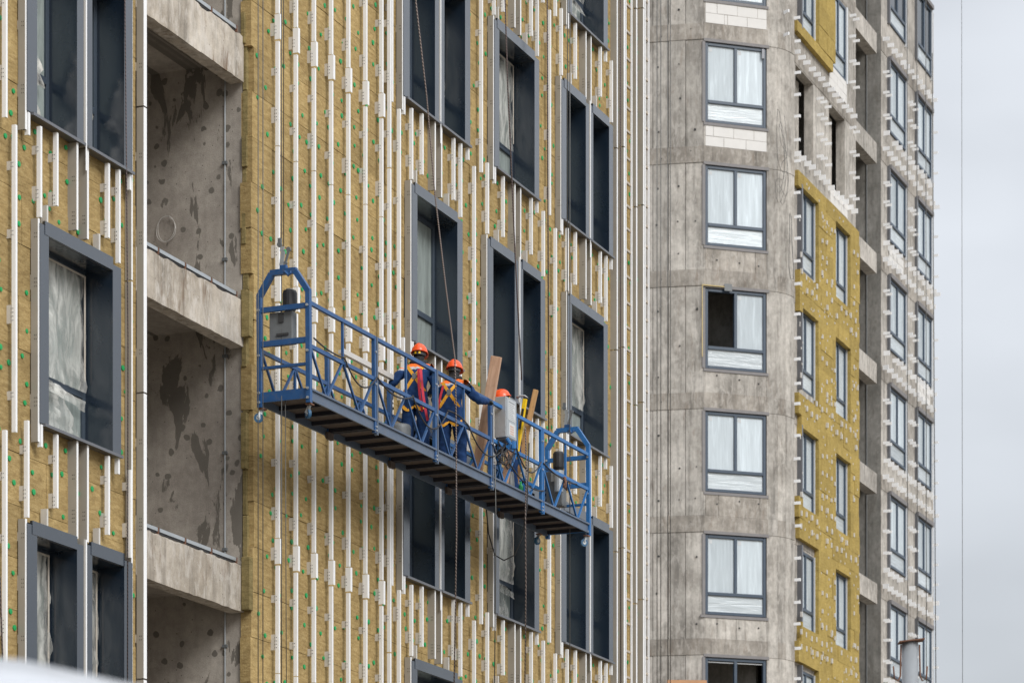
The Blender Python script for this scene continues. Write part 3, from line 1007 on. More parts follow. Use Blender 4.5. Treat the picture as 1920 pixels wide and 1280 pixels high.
for k in range(-2, 6):
    t = T[k]; zb = t-BWH
    st = 'open' if k == 2 else ('bare' if k == 5 else 'paper')
    W, bx_, sub = tower_window(lerp(FL0, FL1, .026), lerp(FL0, FL1, .974), zb, t-.01, st, 400+k, off=-.05)
    # grey sealing tape and sill strip round the frame
    w = 1.862
    mb = MB(); bx_(mb, -.06 if k != 4 else -.16, w+.06, .022, .075, -.10, -.02); sub(mb, 'sill_strip', M['seal_b'])
    mb = MB(); bx_(mb, -.10, -.012, .03, .056, 0, 2.28); sub(mb, 'seal_tape', M['seal_b'])
    mb = MB(); bx_(mb, -.06, w+.08, .022, .070, 2.285, 2.37); sub(mb, 'seal_tape', M['seal_b'])
    if k == 0:
        mb = MB(); bx_(mb, w-.14, w-.06, .03, .06, 1.98, 2.25); sub(mb, 'tape_end', M['sill'])
    if k == 2:
        mb = MB(); bx_(mb, -.13, .55, .08, .11, 2.32, 2.35); bx_(mb, -.13, -.105, .08, .10, .3, 2.32); sub(mb, 'foam_bead', M['foam'])
        # a scrap of dark netting
        mb = MB(); pts = [O for O in ()]
        bx_(mb, .55, .78, .10, .12, 2.22, 2.42); sub(mb, 'netting_scrap', M['dgrey'])

# --- side face: openings along U on each floor
NC = -.15                                  # concrete face; the wool lies in front of it
SIDE_END = 16.55
LOG0, LOG1 = 6.95, 9.90
win_l = [(.87, 2.44), (4.29, 5.86)]
win_r = [(10.75, 12.75), (14.2, 16.1)]
side_open = {}
for k in range(-2, 6):
    zt, zb = T[k], T[k]-BWH
    if k == 0:
        side_open[k] = [(.58, 2.38, zb-.15, zt+.02), (4.02, 5.74, zb-.15, zt+.02)]
    else:
        side_open[k] = [(a, b_, zb, zt) for a, b_ in win_l]
    side_open[k] += [(a, b_, zb, zt) for a, b_ in win_r]
for k in range(-2, 6):
    z0, z1 = T[k+1]+.06, T[k]+.06
    for (a, b_) in ((0.0, LOG0), (LOG1, SIDE_END)):
        for (x0, x1, q0, q1) in subtract((a, b_, z0, z1), side_open[k]):
            mb = MB(); bbox(mb, x0, x1, NC-.28, NC, q0+.002, q1-.002)
            mb.build('wall_panel', M['conc_b'], B)
    for (a, b_) in ((0.0, LOG0), (LOG1, SIDE_END)):
        mb = MB(); bbox(mb, a, b_, NC-.1, NC+.012, T[k+1]+.06, T[k+1]+.5); mb.build('floor_band', M['conc_band'], B)
# pale block infill under some side windows
for k, rngs in ((0, [(4.1, 6.0), (10.8, 12.6)]), (-1, [(4.0, 5.9)]), (1, [(14.3, 16.0)])):
    for (a, b_) in rngs:
        zt_ = T[k]-BWH if k != 0 else T[k]-BWH-.15
        zz = T[k+1]+.54
        i = 0
        while zz < zt_-.12:
            x = a - (.3 if i % 2 else 0)
            while x < b_:
                x0, x1 = max(a, x), min(b_, x+.6)
                if x1-x0 > .08:
                    mb = MB(); bbox(mb, x0+.008, x1-.008, NC-.1, NC+.02+rnd.uniform(-.004, .004), zz+.006, min(zz+.25, zt_)-.006); mb.build('block', M['block'], B)
                x += .6
            zz += .25; i += 1

# interior slabs and back walls, so that open windows look into rooms
for k in range(-2, 7):
    p0, p1, p2 = bl(5.6, 85.6), bl(7.2, 86.2), bl(4.6, 92)
    mb = MB()
    z0, z1 = T[k]+.25+ZC, T[k]+.48+ZC
    vs_ = [(p0.x, p0.y), (p1.x, p1.y), (0.3, .45), (SIDE_END, .45), (SIDE_END, 8), (-1.5, 8)]
    mb.add([(x, y, z0) for x, y in vs_]+[(x, y, z1) for x, y in vs_],
           [(5,4,3,2,1,0), (6,7,8,9,10,11)] + [(i, (i+1) % 6, 6+(i+1) % 6, 6+i) for i in range(6)])
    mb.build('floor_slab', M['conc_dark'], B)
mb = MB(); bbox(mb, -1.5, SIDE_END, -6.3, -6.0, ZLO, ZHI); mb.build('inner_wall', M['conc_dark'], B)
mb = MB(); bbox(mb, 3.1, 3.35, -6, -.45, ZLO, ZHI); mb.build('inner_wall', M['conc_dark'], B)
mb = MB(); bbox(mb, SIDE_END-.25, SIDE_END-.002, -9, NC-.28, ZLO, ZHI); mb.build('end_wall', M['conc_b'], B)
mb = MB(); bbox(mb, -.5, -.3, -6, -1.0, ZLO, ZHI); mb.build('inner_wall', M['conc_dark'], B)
# columns standing in the unglazed openings
zt, zb = T[0], T[0]-BWH-.15
for a in (1.75, 5.2):
    mb = MB(); bbox(mb, a, a+.30, NC-1.0, NC-.35, zb, zt); mb.build('column', M['conc_b'], B)

# side windows
for k in range(-2, 6):
    zt, zb = T[k], T[k]-BWH
    def bw(U, n): return (PB[0]+U*CA+n*SA, PB[1]+U*SA-n*CA)
    if k != 0:
        for (a, b_) in win_l:
            W, bx_, sub = tower_window(bw(a, NC), bw(b_, NC), zb, zt, 'paper', 500, off=-.02, split=.5)
            mb = MB(); bx_(mb, b_-a, b_-a+.10, -.02, .06, -.05, 2.3); sub(mb, 'jamb', M['jamb_b'])
            if a < 1:
                mb = MB(); bx_(mb, -.12, -.004, -.02, .17, -.1, 2.36); sub(mb, 'jamb', M['sill'])
    for (a, b_) in win_r:
        st = 'dark' if k < -1 else 'paper'
        W, bx_, sub = tower_window(bw(a, NC), bw(b_, NC), zb, zt, st, 600, off=.03, split=.5)
        mb = MB(); bx_(mb, b_-a, b_-a+.07, -.02, .05, -.1, 2.4); sub(mb, 'jamb', M['jamb_b'])
        mb = MB(); bx_(mb, -.13, -.004, -.06, .06, -.05, 2.36); sub(mb, 'jamb', M['sill'])
        mb = MB(); bx_(mb, -.05, b_-a+.05, .0, .10, 2.29, 2.42); sub(mb, 'head_strip', M['seal_b'])

# loggia of the tower
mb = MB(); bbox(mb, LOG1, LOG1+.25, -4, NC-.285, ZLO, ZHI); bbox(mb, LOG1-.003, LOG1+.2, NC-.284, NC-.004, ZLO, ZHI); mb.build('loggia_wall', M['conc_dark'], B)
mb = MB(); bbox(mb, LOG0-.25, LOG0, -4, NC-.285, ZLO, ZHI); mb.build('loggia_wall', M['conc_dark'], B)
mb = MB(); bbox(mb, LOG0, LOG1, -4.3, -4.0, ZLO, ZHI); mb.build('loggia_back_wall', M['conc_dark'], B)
mb = MB(); mb.tube([(LOG1-.02, .62, 8+ZC), (LOG1-.02, .62, 40+ZC)], .018, 6); mb.build('conduit', M['dgrey'], B)
for k in range(-2, 6):
    zb = T[k]-.20
    mb = MB(); bbox(mb, LOG0+.002, LOG1-.45 if k < 4 else LOG1-.4, NC-.36, NC-.02, zb, zb+.64); mb.build('edge_beam', M['conc_b'], B)
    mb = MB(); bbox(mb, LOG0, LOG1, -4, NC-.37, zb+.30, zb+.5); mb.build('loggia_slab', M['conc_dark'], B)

# insulation boards of the tower
specs = []
holes = []
for k in range(0, 6):
    holes += [(a-.02, b_+.02, c, d) for a, b_, c, d in side_open[k][:2]]
z = 9.6; row = 0
while z < 28.0:
    hgt = min(.6, 28.05-z)
    if hgt > .05:
        x0 = .42 + rnd.choice((0, 0, .12, .30)) if not any(c < z+.3 < d for a, b_, c, d in holes) else 2.46
        x1 = 6.86 + rnd.uniform(-.07, .07)
        xs = [x0]; x = (row % 2)*.6 + .9
        while x < x1-.2:
            if x > x0+.2: xs.append(x)
            x += 1.2
        xs.append(x1)
        for a, b_ in zip(xs[:-1], xs[1:]):
            pc = subtract((a+.002, b_-.002, z+.002, z+hgt-.002), holes)
            if pc: specs.append(pc)
    z += .6; row += 1
# the lone patch round the window above the open floor
kz = T[-1]-BWH
for (a, b_, c, d) in ((2.50, 3.4, kz-.0, kz+.6), (3.4, 4.22, kz, kz+.6), (2.5, 4.22, kz+.6, kz+1.2), (2.5, 3.3, kz+1.2, kz+1.8), (3.3, 4.22, kz+1.2, kz+1.8), (2.5, 4.22, kz+1.8, kz+2.4),
                     (.30, 1.5, kz-.33, kz-.02), (1.5, 2.7, kz-.33, kz-.02), (2.7, 4.0, kz-.33, kz-.02)):
    specs.append([(a+.003, b_-.003, c+.003, d-.003)])
for pc in specs:
    mb = MB(); dn = rnd.uniform(-.012, .008)
    for (x0, x1, z0, z1) in pc:
        bbox(mb, x0, x1, NC+.001, .0+dn, z0, z1)
    mb.build('insulation_board', M['wool_b'], B)

# --- clips
def clip_mesh(name, reach, h, w):
    m = MB()
    m.box(-.008, 0, -reach, 0, -h/2, h/2)
    m.box(0, w, -.010, 0, -h/2, h/2)
    m.box(-.0, w*.7, -reach, -reach+.008, -h/2, h/2)
    return m.mesh(name, M['rail'])
CL = [clip_mesh('clip_long', .22, .125, .05), clip_mesh('clip_short', .2, .085, .05), clip_mesh('clip_wide', .20, .15, .05)]
n_clip = 0
spare = MB()
def clip(U, n, Z, kind=0):
    global n_clip
    if not in_view(U, n, Z, PB, 10): return
    U += rnd.uniform(-.03, .03); Z += rnd.uniform(-.03, .03)
    if n_clip < 300:
        o = link('clip', CL[kind], B); o.location = (U, -n, Z+ZC)
        o.rotation_euler = (0, 0, rnd.uniform(-.06, .06))
    else:
        rc = (.22, .2, .20)[kind]; hh = (.125, .085, .15)[kind]
        bbox(spare, U-.008, U, n, n+rc, Z-hh/2, Z+hh/2); bbox(spare, U, U+.05, n+rc-.008, n+rc, Z-hh/2, Z+hh/2)
    n_clip += 1
for k in range(-1, 6):
    zt, zb = T[k], T[k]-BWH
    # right block: rows along the floor band and down both sides of each window
    x = LOG1+.15
    while x < SIDE_END:
        clip(x, NC, zt+.44, rnd.choice((0, 2))); 
        if rnd.random() < .85: clip(x+.12, NC, zb-.24, rnd.choice((0, 2)))
        x += rnd.uniform(.46, .62)
    for x in (10.15, 10.45, 13.05, 13.45, 13.8, 16.42):
        for dz in (.35, 1.05, 1.7):
            clip(x, NC, zb+dz, 1)
    # pier beside the loggia of the insulated part, and the open floor
    if k <= 0:
        for x in (6.25, 6.65):
            for dz in (.1, .8, 1.5, 2.2): clip(x, NC, zb+dz, 1)
    if k == 0:
        x = .35
        while x < 6.8:
            clip(x, NC, zt+.30, 0); clip(x+.1, NC, zb-.32, 2); x += .50
        for x in (2.75, 3.15, 3.6):
            for dz in (.3, .9, 1.5, 2.0): clip(x, NC, zb+dz, 1)
for k in range(-1, 6):
    # rounded corner: two columns of clips
    for dz in (-.75, -.1, .55, 1.2, 1.85):
        Z = T[k]-BWH+dz
        clip(-.02, -.02, Z, 1)
        q = bl(7.80, 85.82); 
        if n_clip < 300:
            o = link('clip', CL[1], B); o.location = (q.x, q.y, Z+ZC); o.rotation_euler = (0, 0, -.45); n_clip += 1
if spare.v: spare.build('more_clips', M['rail'], B, kind='stuff')
# plates poking through the tower wool and small white anchors
mb = MB()
def on_wool(U, Z):
    return .5 < U < 6.8 and Z < 27.95 and not any(a-.06 < U < b_+.06 and c-.06 < Z < d+.06 for a, b_, c, d in holes)
for k in range(1, 6):
    for zoff in (-.22, -.62, .30):
        x = .6
        while x < 6.8:
            Z = T[k]-BWH+zoff+rnd.uniform(-.05, .05)
            if rnd.random() < .8 and on_wool(x, Z): bbox(mb, x, x+.08, -.01, rnd.uniform(.015, .06), Z-.075, Z+.075)
            x += .52
    for x in (2.75, 3.2, 3.7, 4.05, 6.15, 6.55):
        for dz in (.2, .75, 1.3, 1.9):
            Z = T[k]-BWH+dz+rnd.uniform(-.1, .1)
            if rnd.random() < .7 and on_wool(x, Z): bbox(mb, x, x+.07, -.01, .035, Z-.06, Z+.06)
for _ in range(380):
    x, Z = rnd.uniform(.5, 6.8), rnd.uniform(10, 27.9)
    if on_wool(x, Z): bbox(mb, x, x+.04, -.01, .012, Z-.03, Z+.03)
mb.build('wool_anchors', M['bracket'], B, kind='stuff')

# ================================================================== SUSPENDED PLATFORM
PL_U, PL_N, PL_Z = 5.58, .75, 9.44
TILT = math.atan2(.155, 9.98)
P = empty('suspended_platform', to_world(PL_U, PL_N, PL_Z), (0, -TILT, ANG),
          'long blue steel suspended platform with lattice railings carrying three workers', 'platform')
LP, HW = 10.0, .35                         # length, half width; -y is the outer side
def pb(mb, x0, x1, y0, y1, z0, z1, m=0): return mb.box(x0, x1, y0, y1, z0, z1, m)
for i in range(5):
    x0, x1 = i*2+.012, i*2+1.988
    bm_, rm_ = (M['beam_grey'], M['blue']) if i < 2 else (M['beam_grey'], M['blue'] if i < 3 else M['blue_b'])
    for s in (-1, 1):
        # channel-shaped floor beam with lips
        mb = MB(); pb(mb, x0, x1, s*HW-.004, s*HW+.004, 0, .125); 
        pb(mb, x0, x1, min(s*HW, s*HW+s*.03), max(s*HW, s*HW+s*.03), .125, .150); pb(mb, x0, x1, min(s*HW, s*HW+s*.025), max(s*HW, s*HW+s*.025), -.008, .0)
        mb.build('floor_beam', bm_, P)
        mid = .665
        mb = MB(); pb(mb, x0, x1, s*HW-.02, s*HW+.02, mid, mid+.05); mb.build('middle_rail', rm_, P)
        if s < 0:
            mb = MB(); pb(mb, x0, x1, s*HW-.022, s*HW+.022, 1.215, 1.265); mb.build('top_rail', rm_, P)
            mb = MB(); pb(mb, i*2+.985, i*2+1.015, s*HW-.015, s*HW+.015, mid+.05, 1.215); mb.build('baluster', rm_, P)
        else:
            mb = MB(); pb(mb, i*2+.985, i*2+1.015, s*HW-.015, s*HW+.015, .15, mid); mb.build('baluster', rm_, P)
        for (xa, za, xb, zb_) in ((.06, mid, .47, .155), (.53, .155, .97, mid), (1.03, mid, 1.47, .155), (1.53, .155, 1.94, mid)):
            mb = MB(); mb.bar((i*2+xa, s*HW, za), (i*2+xb, s*HW, zb_), .028, .028); mb.build('brace', rm_, P)
    # deck, seen from below as dark boards between cross joists
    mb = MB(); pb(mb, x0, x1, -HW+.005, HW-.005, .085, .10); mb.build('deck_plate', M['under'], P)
    for j in range(5):
        xj = i*2+.04+j*.48
        mb = MB(); pb(mb, xj, xj+.035, -HW+.006, HW-.006, .03, .084); mb.build('joist', M['joist'], P)
for i in range(6):
    x = i*2.0
    pm = M['blue'] if i < 4 else M['blue_b']
    for s in (-1, 1):
        if i in (0, 5): continue
        top = 1.30 if s < 0 else 1.16
        mb = MB(); pb(mb, x-.055, x-.008, s*HW-.024, s*HW+.024, -.03, top-.04); mb.build('post', pm, P)
        mb = MB(); pb(mb, x+.008, x+.045, s*HW-.024+s*.004, s*HW+.024+s*.004, -.05, top-.04); mb.build('post', M['beam_grey'] if i < 4 else pm, P)
        for z in (.0, .05, .62, 1.05):
            mb = MB(); mb.tube([(x-.03, s*HW+s*.024, z), (x-.03, s*HW+s*.042, z)], .014, 8); mb.build('bolt', M['galv'], P)
# end frames
def end_frame(x, mat, foot):
    for s in (-1, 1):
        mb = MB(); pb(mb, x-.035, x+.035, s*HW-.03, s*HW+.03, -.04, 1.40); mb.build('end_post', mat, P)
        mb = MB(); mb.bar((x, s*HW, 1.385), (x, s*.17, 1.655), .07, .075, up=(1,0,0)); mb.build('arch_brace', mat, P)
        for z in (.02, .14, .62, 1.2):
            mb = MB(); mb.tube([(x-.036, s*HW, z), (x-.055, s*HW, z)], .018, 8); mb.build('bolt', M['galv'], P)
    mb = MB(); pb(mb, x-.035, x+.035, -.185, .185, 1.63, 1.70); mb.build('arch_top', mat, P)
    for z, h, m_ in ((1.17, .065, mat), (.73, .07, mat), (.44, .035, mat)):
        mb = MB(); pb(mb, x-.025, x+.025, -HW+.03, HW-.03, z, z+h); mb.build('cross_bar', m_, P)
    mb = MB(); pb(mb, x-.012, x+.012, -HW+.03, HW-.03, .02, .15); mb.build('toe_board', mat, P)
end_frame(0.0, M['blue'], True)
end_frame(LP, M['blue_b'], True)
# casters
def caster(x, y, ang):
    mb = MB(); pb(mb, x-.05, x+.05, y-.04, y+.04, -.062, -.045); mb.build('caster_plate', M['rust'], P)
    mb = MB()
    c, s_ = math.cos(ang), math.sin(ang)
    mb.bar((x, y, -.06), (x+.05*c-.03*s_, y+.05*s_+.03*c, -.16), .008, .05); mb.bar((x, y, -.06), (x+.05*c+.03*s_, y+.05*s_-.03*c, -.16), .008, .05)
    mb.build('caster_fork', M['galv'], P)
    cx, cy, cz = x+.05*c, y+.05*s_, -.165
    ax = Vector((-s_, c, 0))
    mb = MB(); C0 = Vector((cx, cy, cz))
    mb.tube([C0-ax*.02, C0+ax*.02], 2*.030, 18); w_ = mb.build('caster_wheel', M['wheel'], P)
    mb = MB(); mb.tube([C0-ax*.024, C0+ax*.024], .03, 12); mb.build('caster_hub', M['galv'], P)
caster(.04, -.34, .9); caster(.04, .34, 1.9); caster(LP-.06, -.34, 2.4); caster(LP-.5, .30, 2.9)
# support feet under the deck
for x in (2.0, 4.0, 6.0, 8.0):
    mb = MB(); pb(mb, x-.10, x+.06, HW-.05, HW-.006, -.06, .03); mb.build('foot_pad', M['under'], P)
# hoists
def hoist(x, dirx):
    q = dirx
    mb = MB(); pb(mb, min(x+q*.03, x+q*.17), max(x+q*.03, x+q*.17), -.10, .23, .76, 1.17); mb.build('hoist_case', M['dgrey'], P, bevel=.012)
    mb = MB(); pb(mb, x-.0065+q*.02, x+.0065+q*.02, .02, .09, 1.03, 1.14); pb(mb, x-.006+q*.02, x+.006+q*.02, -.05, .12, .86, .89)
    mb.build('hoist_plate_label', M['hole'], P)
    mb = MB(); mb.tube([(x+q*.13, -.02, 1.19), (x+q*.13, -.02, 1.24), (x+q*.13, -.02, 1.42), (x+q*.13, -.02, 1.45)], [.07, .095, .095, .085], 16); mb.build('hoist_motor', M['black'], P)
    mb = MB(); mb.tube([(x+q*.13, -.02, 1.45), (x+q*.13, -.02, 1.475)], .05, 12); mb.build('motor_cap', M['tape'], P)
hoist(0.0, 1)
# the right-hand hoist hangs lower
x = LP-.35
mb = MB(); mb.tube([(x, .02, .95), (x, .02, 1.0), (x, .02, 1.22), (x, .02, 1.25)], [.07, .09, .09, .07], 14); mb.build('hoist_motor', M['black'], P)
mb = MB(); mb.tube([(x, .02, .62), (x, .02, .95)], [.07, .085], 14); mb.build('hoist_gear', M['galv'], P)
mb = MB(); pb(mb, x+.10, x+.30, .00, .28, .42, .98); mb.build('hoist_case', M['dgrey'], P, bevel=.015)
mb = MB(); pb(mb, x+.02, x+.10, .02, .16, .80, .95); mb.build('hoist_bracket', M['galv'], P)
# safety lock with its toothed plates on the wire above each arch
def lock(x, z):
    mb = MB(); pb(mb, x-.03, x+.03, -.05, .05, z-.02, z+.09); mb.build('lock_clamp', M['blue'], P, bevel=.01)
    mb = MB()
    for k_, (dy, zz) in enumerate(((.03, .12), (.02, .18), (.01, .24), (.02, .30))):
        mb.obox((x, dy, z+zz), (.010, 0, 0), (0, .026, .004), (0, -.006, .030))
    mb.build('lock_plate', M['galv'], P)
    mb = MB(); mb.obox((x+.012, -.045, z+.20), (.009, 0, 0), (0, .016, .0), (0, -.028, .085))
    mb.tube([(x, -.065, z+.29), (x+.03, -.065, z+.29)], .030, 12); mb.tube([(x, -.02, z+.12), (x+.03, -.02, z+.12)], .024, 10); mb.build('lock_cam', M['dgrey'], P)
    mb = MB(); mb.tube([(x+.031, -.065, z+.29), (x+.036, -.065, z+.29)], .012, 8); mb.tube([(x+.011, .02, z+.21), (x+.016, .02, z+.21)], .010, 8); mb.build('lock_bolt', M['black'], P)
    mb = MB(); pb(mb, x-.018, x+.018, .03, .075, z+.33, z+.44); mb.tube([(x-.02, .055, z+.36), (x+.02, .055, z+.36)], .032, 12); mb.build('lock_roller', M['dgrey'], P)
    mb = MB(); mb.tube([(x-.035, -.03, z), (x-.035, -.085, z-.055), (x-.035, -.115, z-.03), (x-.035, -.12, z)], [.018, .02, .016, .010], 8); mb.build('lock_hook', M['blue'], P)
lock(0.0, 1.66); lock(LP, 1.66)
# control cabinet hung on the outer top rail
cx0 = 6.40
cabinet = MB(); pb(cabinet, cx0, cx0+.40, -.43, -.24, .80, 1.40)
cab = cabinet.build('control_cabinet', M['galv'], P, bevel=.008)
def on_cab(mb, name, mat):
    o = mb.build(name, mat, cab); return o
mb = MB(); pb(mb, cx0+.012, cx0+.388, -.437, -.431, .815, 1.385); on_cab(mb, 'door', M['galv'])
mb = MB(); pb(mb, cx0+.07, cx0+.33, -.440, -.4375, 1.07, 1.36); on_cab(mb, 'instruction_sheet', M['paper'])
mb = MB()
for i in range(9): pb(mb, cx0+.09, cx0+.31-(i*37 % 7)*.012, -.4412, -.4402, 1.09+i*.026, 1.097+i*.026)
pb(mb, cx0+.09, cx0+.31, -.4412, -.4402, 1.325, 1.345)
on_cab(mb, 'sheet_lines', M['print'])
mb = MB(); pb(mb, cx0+.09, cx0+.33, -.440, -.4375, .845, 1.03); on_cab(mb, 'sticker', M['paper'])
mb = MB()
for i in range(4): pb(mb, cx0+.13, cx0+.27, -.4412, -.4402, .865+i*.036, .885+i*.036)
on_cab(mb, 'sticker_print', M['print_r'])
mb = MB(); pb(mb, cx0+.03, cx0+.36, -.42, -.25, .775, .80); on_cab(mb, 'gland_plate', M['dgrey'])
mb = MB(); mb.tube([(cx0+.02, -.43, .78), (cx0+.06, -.47, .70), (cx0+.06, -.43, .66)], .03, 8); mb.tube([(cx0+.30, -.42, .79), (cx0+.30, -.42, .68)], .045, 8); on_cab(mb, 'plug', M['blue_b'])
# cabling along the railing
def sag(p, q, drop, n=10):
    p, q = Vector(p), Vector(q)
    return [p.lerp(q, i/n) - Vector((0, 0, drop*4*(i/n)*(1-i/n))) for i in range(n+1)]
y_ = -.385
for p, q, d in (((.08, y_, .80), (.9, y_, .74), .03), ((.9, y_, .74), (1.05, y_, .70), -.02), ((1.05, y_, .69), (2.0, y_, .72), .22), ((2.0, y_, .72), (3.15, y_, .70), .12),
                ((3.15, y_, .72), (4.35, y_, .74), .34), ((4.35, y_, .76), (5.1, y_, .70), -.04), ((5.1, y_, .70), (6.6, y_, .80), .34),
                ((6.0, y_, .62), (6.9, y_, .78), .30), ((6.9, y_, .75), (7.9, y_, .72), .26), ((6.2, y_, .70), (8.0, y_, .30), .20), ((8.0, y_, .72), (9.4, y_, .66), .06)):
    mb = MB(); mb.tube(sag(p, q, d, 14), .011, 6); mb.build('power_cable', M['cable'], P, smooth=True)
rr = random.Random(4)
for i in range(9):
    x0 = 6.3+rr.random()*.35; pts = []
    for j in range(12):
        t = j/11*math.pi*1.6
        pts.append((x0+.13*math.sin(t+i)+rr.uniform(-.01, .01), -.39+.03*math.cos(t*2+i), .70-.13*rr.random()*0-.14*(1-math.cos(t))-.02*i % .1))
    mb = MB(); mb.tube(pts, .006, 5); mb.build('loose_wire', M['cable'], P, smooth=True)
# tangle of fittings on the rail near the right end
mb = MB()
for i in range(6):
    mb.tube([(8.9+rr.uniform(-.06, .06), -.38+rr.uniform(-.03, .02), .72-rr.uniform(0, .1)), (8.9+rr.uniform(-.1, .1), -.39, .62-rr.uniform(0, .14)), (8.9+rr.uniform(-.1, .1), -.37, .70-rr.uniform(0, .2))], .014, 6)
mb.build('shackles', M['rust'], P, smooth=True)

# helper for things that stand on the deck (platform space -> world)
bpy.context.view_layer.update()
PM = P.matrix_world.copy()
def pw(x, y, z): return PM @ Vector((x, y, z))
PROT = PM.to_3x3()

def thing_mesh(mb, name, mats, origin, label, cat, group=None, smooth=False, bevel=0):
    """mesh given in platform space, linked as a top-level object with its origin at the base"""
    o = mb.build(name, mats, None, smooth=smooth, bevel=bevel)
    O = Vector(origin)
    o.data.transform(Matrix.Translation(-O))
    o.matrix_world = PM @ Matrix.Translation(O)
    return tag(o, label, cat, group)

# spare grey profile lying along the inner posts
mb = MB(); pb(mb, 2.35, 4.25, .30, .36, 1.19, 1.235); pb(mb, 2.35, 4.25, .30, .306, 1.235, 1.26)
thing_mesh(mb, 'metal_profile', M['bracket'], (2.35, .33, 1.19), 'pale grey metal profile lying along the inner railing posts left of the workers', 'profile')
# timber
def board(p, q, w, h, name, mat, label, roll=0):
    mb = MB(); p, q = Vector(p), Vector(q)
    mb.bar((0, 0, 0), (0, 0, (q-p).length), w, h)
    o = mb.build(name, mat, None, bevel=.006)
    z = (q-p).normalized(); x = Vector((math.cos(roll), math.sin(roll), 0)); x = (x - z*x.dot(z)).normalized(); y = z.cross(x)
    Rm = Matrix((x, y, z)).transposed().to_4x4()
    o.matrix_world = PM @ Matrix.Translation(p) @ Rm
    return tag(o, label, 'plank')
board((6.27, .02, .11), (6.05, -.43, 1.90), .15, .11, 'timber_plank', M['wood'], 'thick pale timber plank leaning upright right of the second worker, its top the highest', .25)
board((7.65, .0, .11), (7.66, -.40, 1.76), .075, .10, 'timber_plank', M['wood2'], 'thinner weathered orange-brown timber right of the grey control cabinet', .3)
board((7.00, -.12, .11), (7.05, -.28, .95), .11, .04, 'timber_plank', M['wood'], 'short pale board low behind the railing under the control cabinet', .2)
# spirit level with yellow body
mb = MB(); mb.bar((7.50, -.03, .12), (7.50, -.29, 1.60), .05, .06, up=(1, 0, 0)); mb.bar((7.472, -.21, 1.15), (7.472, -.268, 1.45), .02, .035, up=(0, 1, 0), m=1)
thing_mesh(mb, 'spirit_level', [M['yellow'], M['black']], (7.50, -.03, .12), 'yellow spirit level standing between the control cabinet and the brown timber', 'level')
# claw hammer stuck head-up beside it
mb = MB()
mb.tube([(7.68, -.12, 1.10), (7.69, -.13, 1.45), (7.70, -.14, 1.66)], [.017, .015, .013], 8)
hd = [(7.70, -.07, 1.68), (7.70, -.11, 1.70), (7.70, -.14, 1.705), (7.70, -.20, 1.70), (7.70, -.26, 1.66)]
mb.tube(hd, [.022, .022, .018, .014, .005], 8, m=1)
thing_mesh(mb, 'claw_hammer', [M['galv'], M['galv']], (7.68, -.12, 1.10), 'grey steel hammer with its head up behind the yellow level', 'hammer', smooth=True)
# bottle in signal green at the deck, tool bag behind it
mb = MB(); mb.tube([(7.40, -.25, .11), (7.40, -.25, .27), (7.40, -.25, .30), (7.40, -.25, .34)], [.035, .035, .016, .014], 10)
thing_mesh(mb, 'bottle', M['green'], (7.40, -.25, .11), 'small bright green bottle on the deck right of the brown timber', 'bottle', smooth=True)
mb = MB(); mb.tube([(7.22, -.15, .11), (7.22, -.15, .14), (7.22, -.15, .42), (7.22, -.15, .46)], [.07, .075, .06, .045], 10)
thing_mesh(mb, 'power_drill_case', M['dgrey'], (7.22, -.15, .11), 'dark grey tool standing on the deck behind the green bottle', 'tool', smooth=True)
mb = MB(); mb.tube([(3.85, .12, .11), (3.85, .12, .13), (3.85, .12, .46), (3.85, .12, .50)], [.13, .14, .15, .13], 14)
thing_mesh(mb, 'tool_bucket', M['dgrey'], (3.85, .12, .11), 'dark bucket on the deck at the left feet of the first worker', 'bucket', smooth=True)

# ================================================================== PEOPLE
def skin_body(joints, edges, root):
    """grow a body round a skeleton; returns an evaluated mesh"""
    names = list(joints); idx = {n_: i for i, n_ in enumerate(names)}
    me = bpy.data.meshes.new('skeleton')
    me.from_pydata([joints[n_][0] for n_ in names], [(idx[a], idx[b_]) for a, b_ in edges], [])
    ob = bpy.data.objects.new('skeleton', me); C.objects.link(ob)
    sk = ob.modifiers.new('skin', 'SKIN'); sk.use_smooth_shade = True; sk.branch_smoothing = .4
    for i, n_ in enumerate(names):
        v = me.skin_vertices[0].data[i]; r = joints[n_][1]
        v.radius = r if isinstance(r, tuple) else (r, r); v.use_root = (n_ == root)
    sb = ob.modifiers.new('sub', 'SUBSURF'); sb.levels = 3; sb.render_levels = 3
    bpy.context.view_layer.update()
    dg = bpy.context.evaluated_depsgraph_get()
    out = bpy.data.meshes.new_from_object(ob.evaluated_get(dg))
    bpy.data.objects.remove(ob); bpy.data.meshes.remove(me)
    return out

def seg_dist(p, a, b_):
    ab = b_-a; t = max(0, min(1, (p-a).dot(ab)/max(1e-9, ab.length_squared)))
    return (p-(a+ab*t)).length

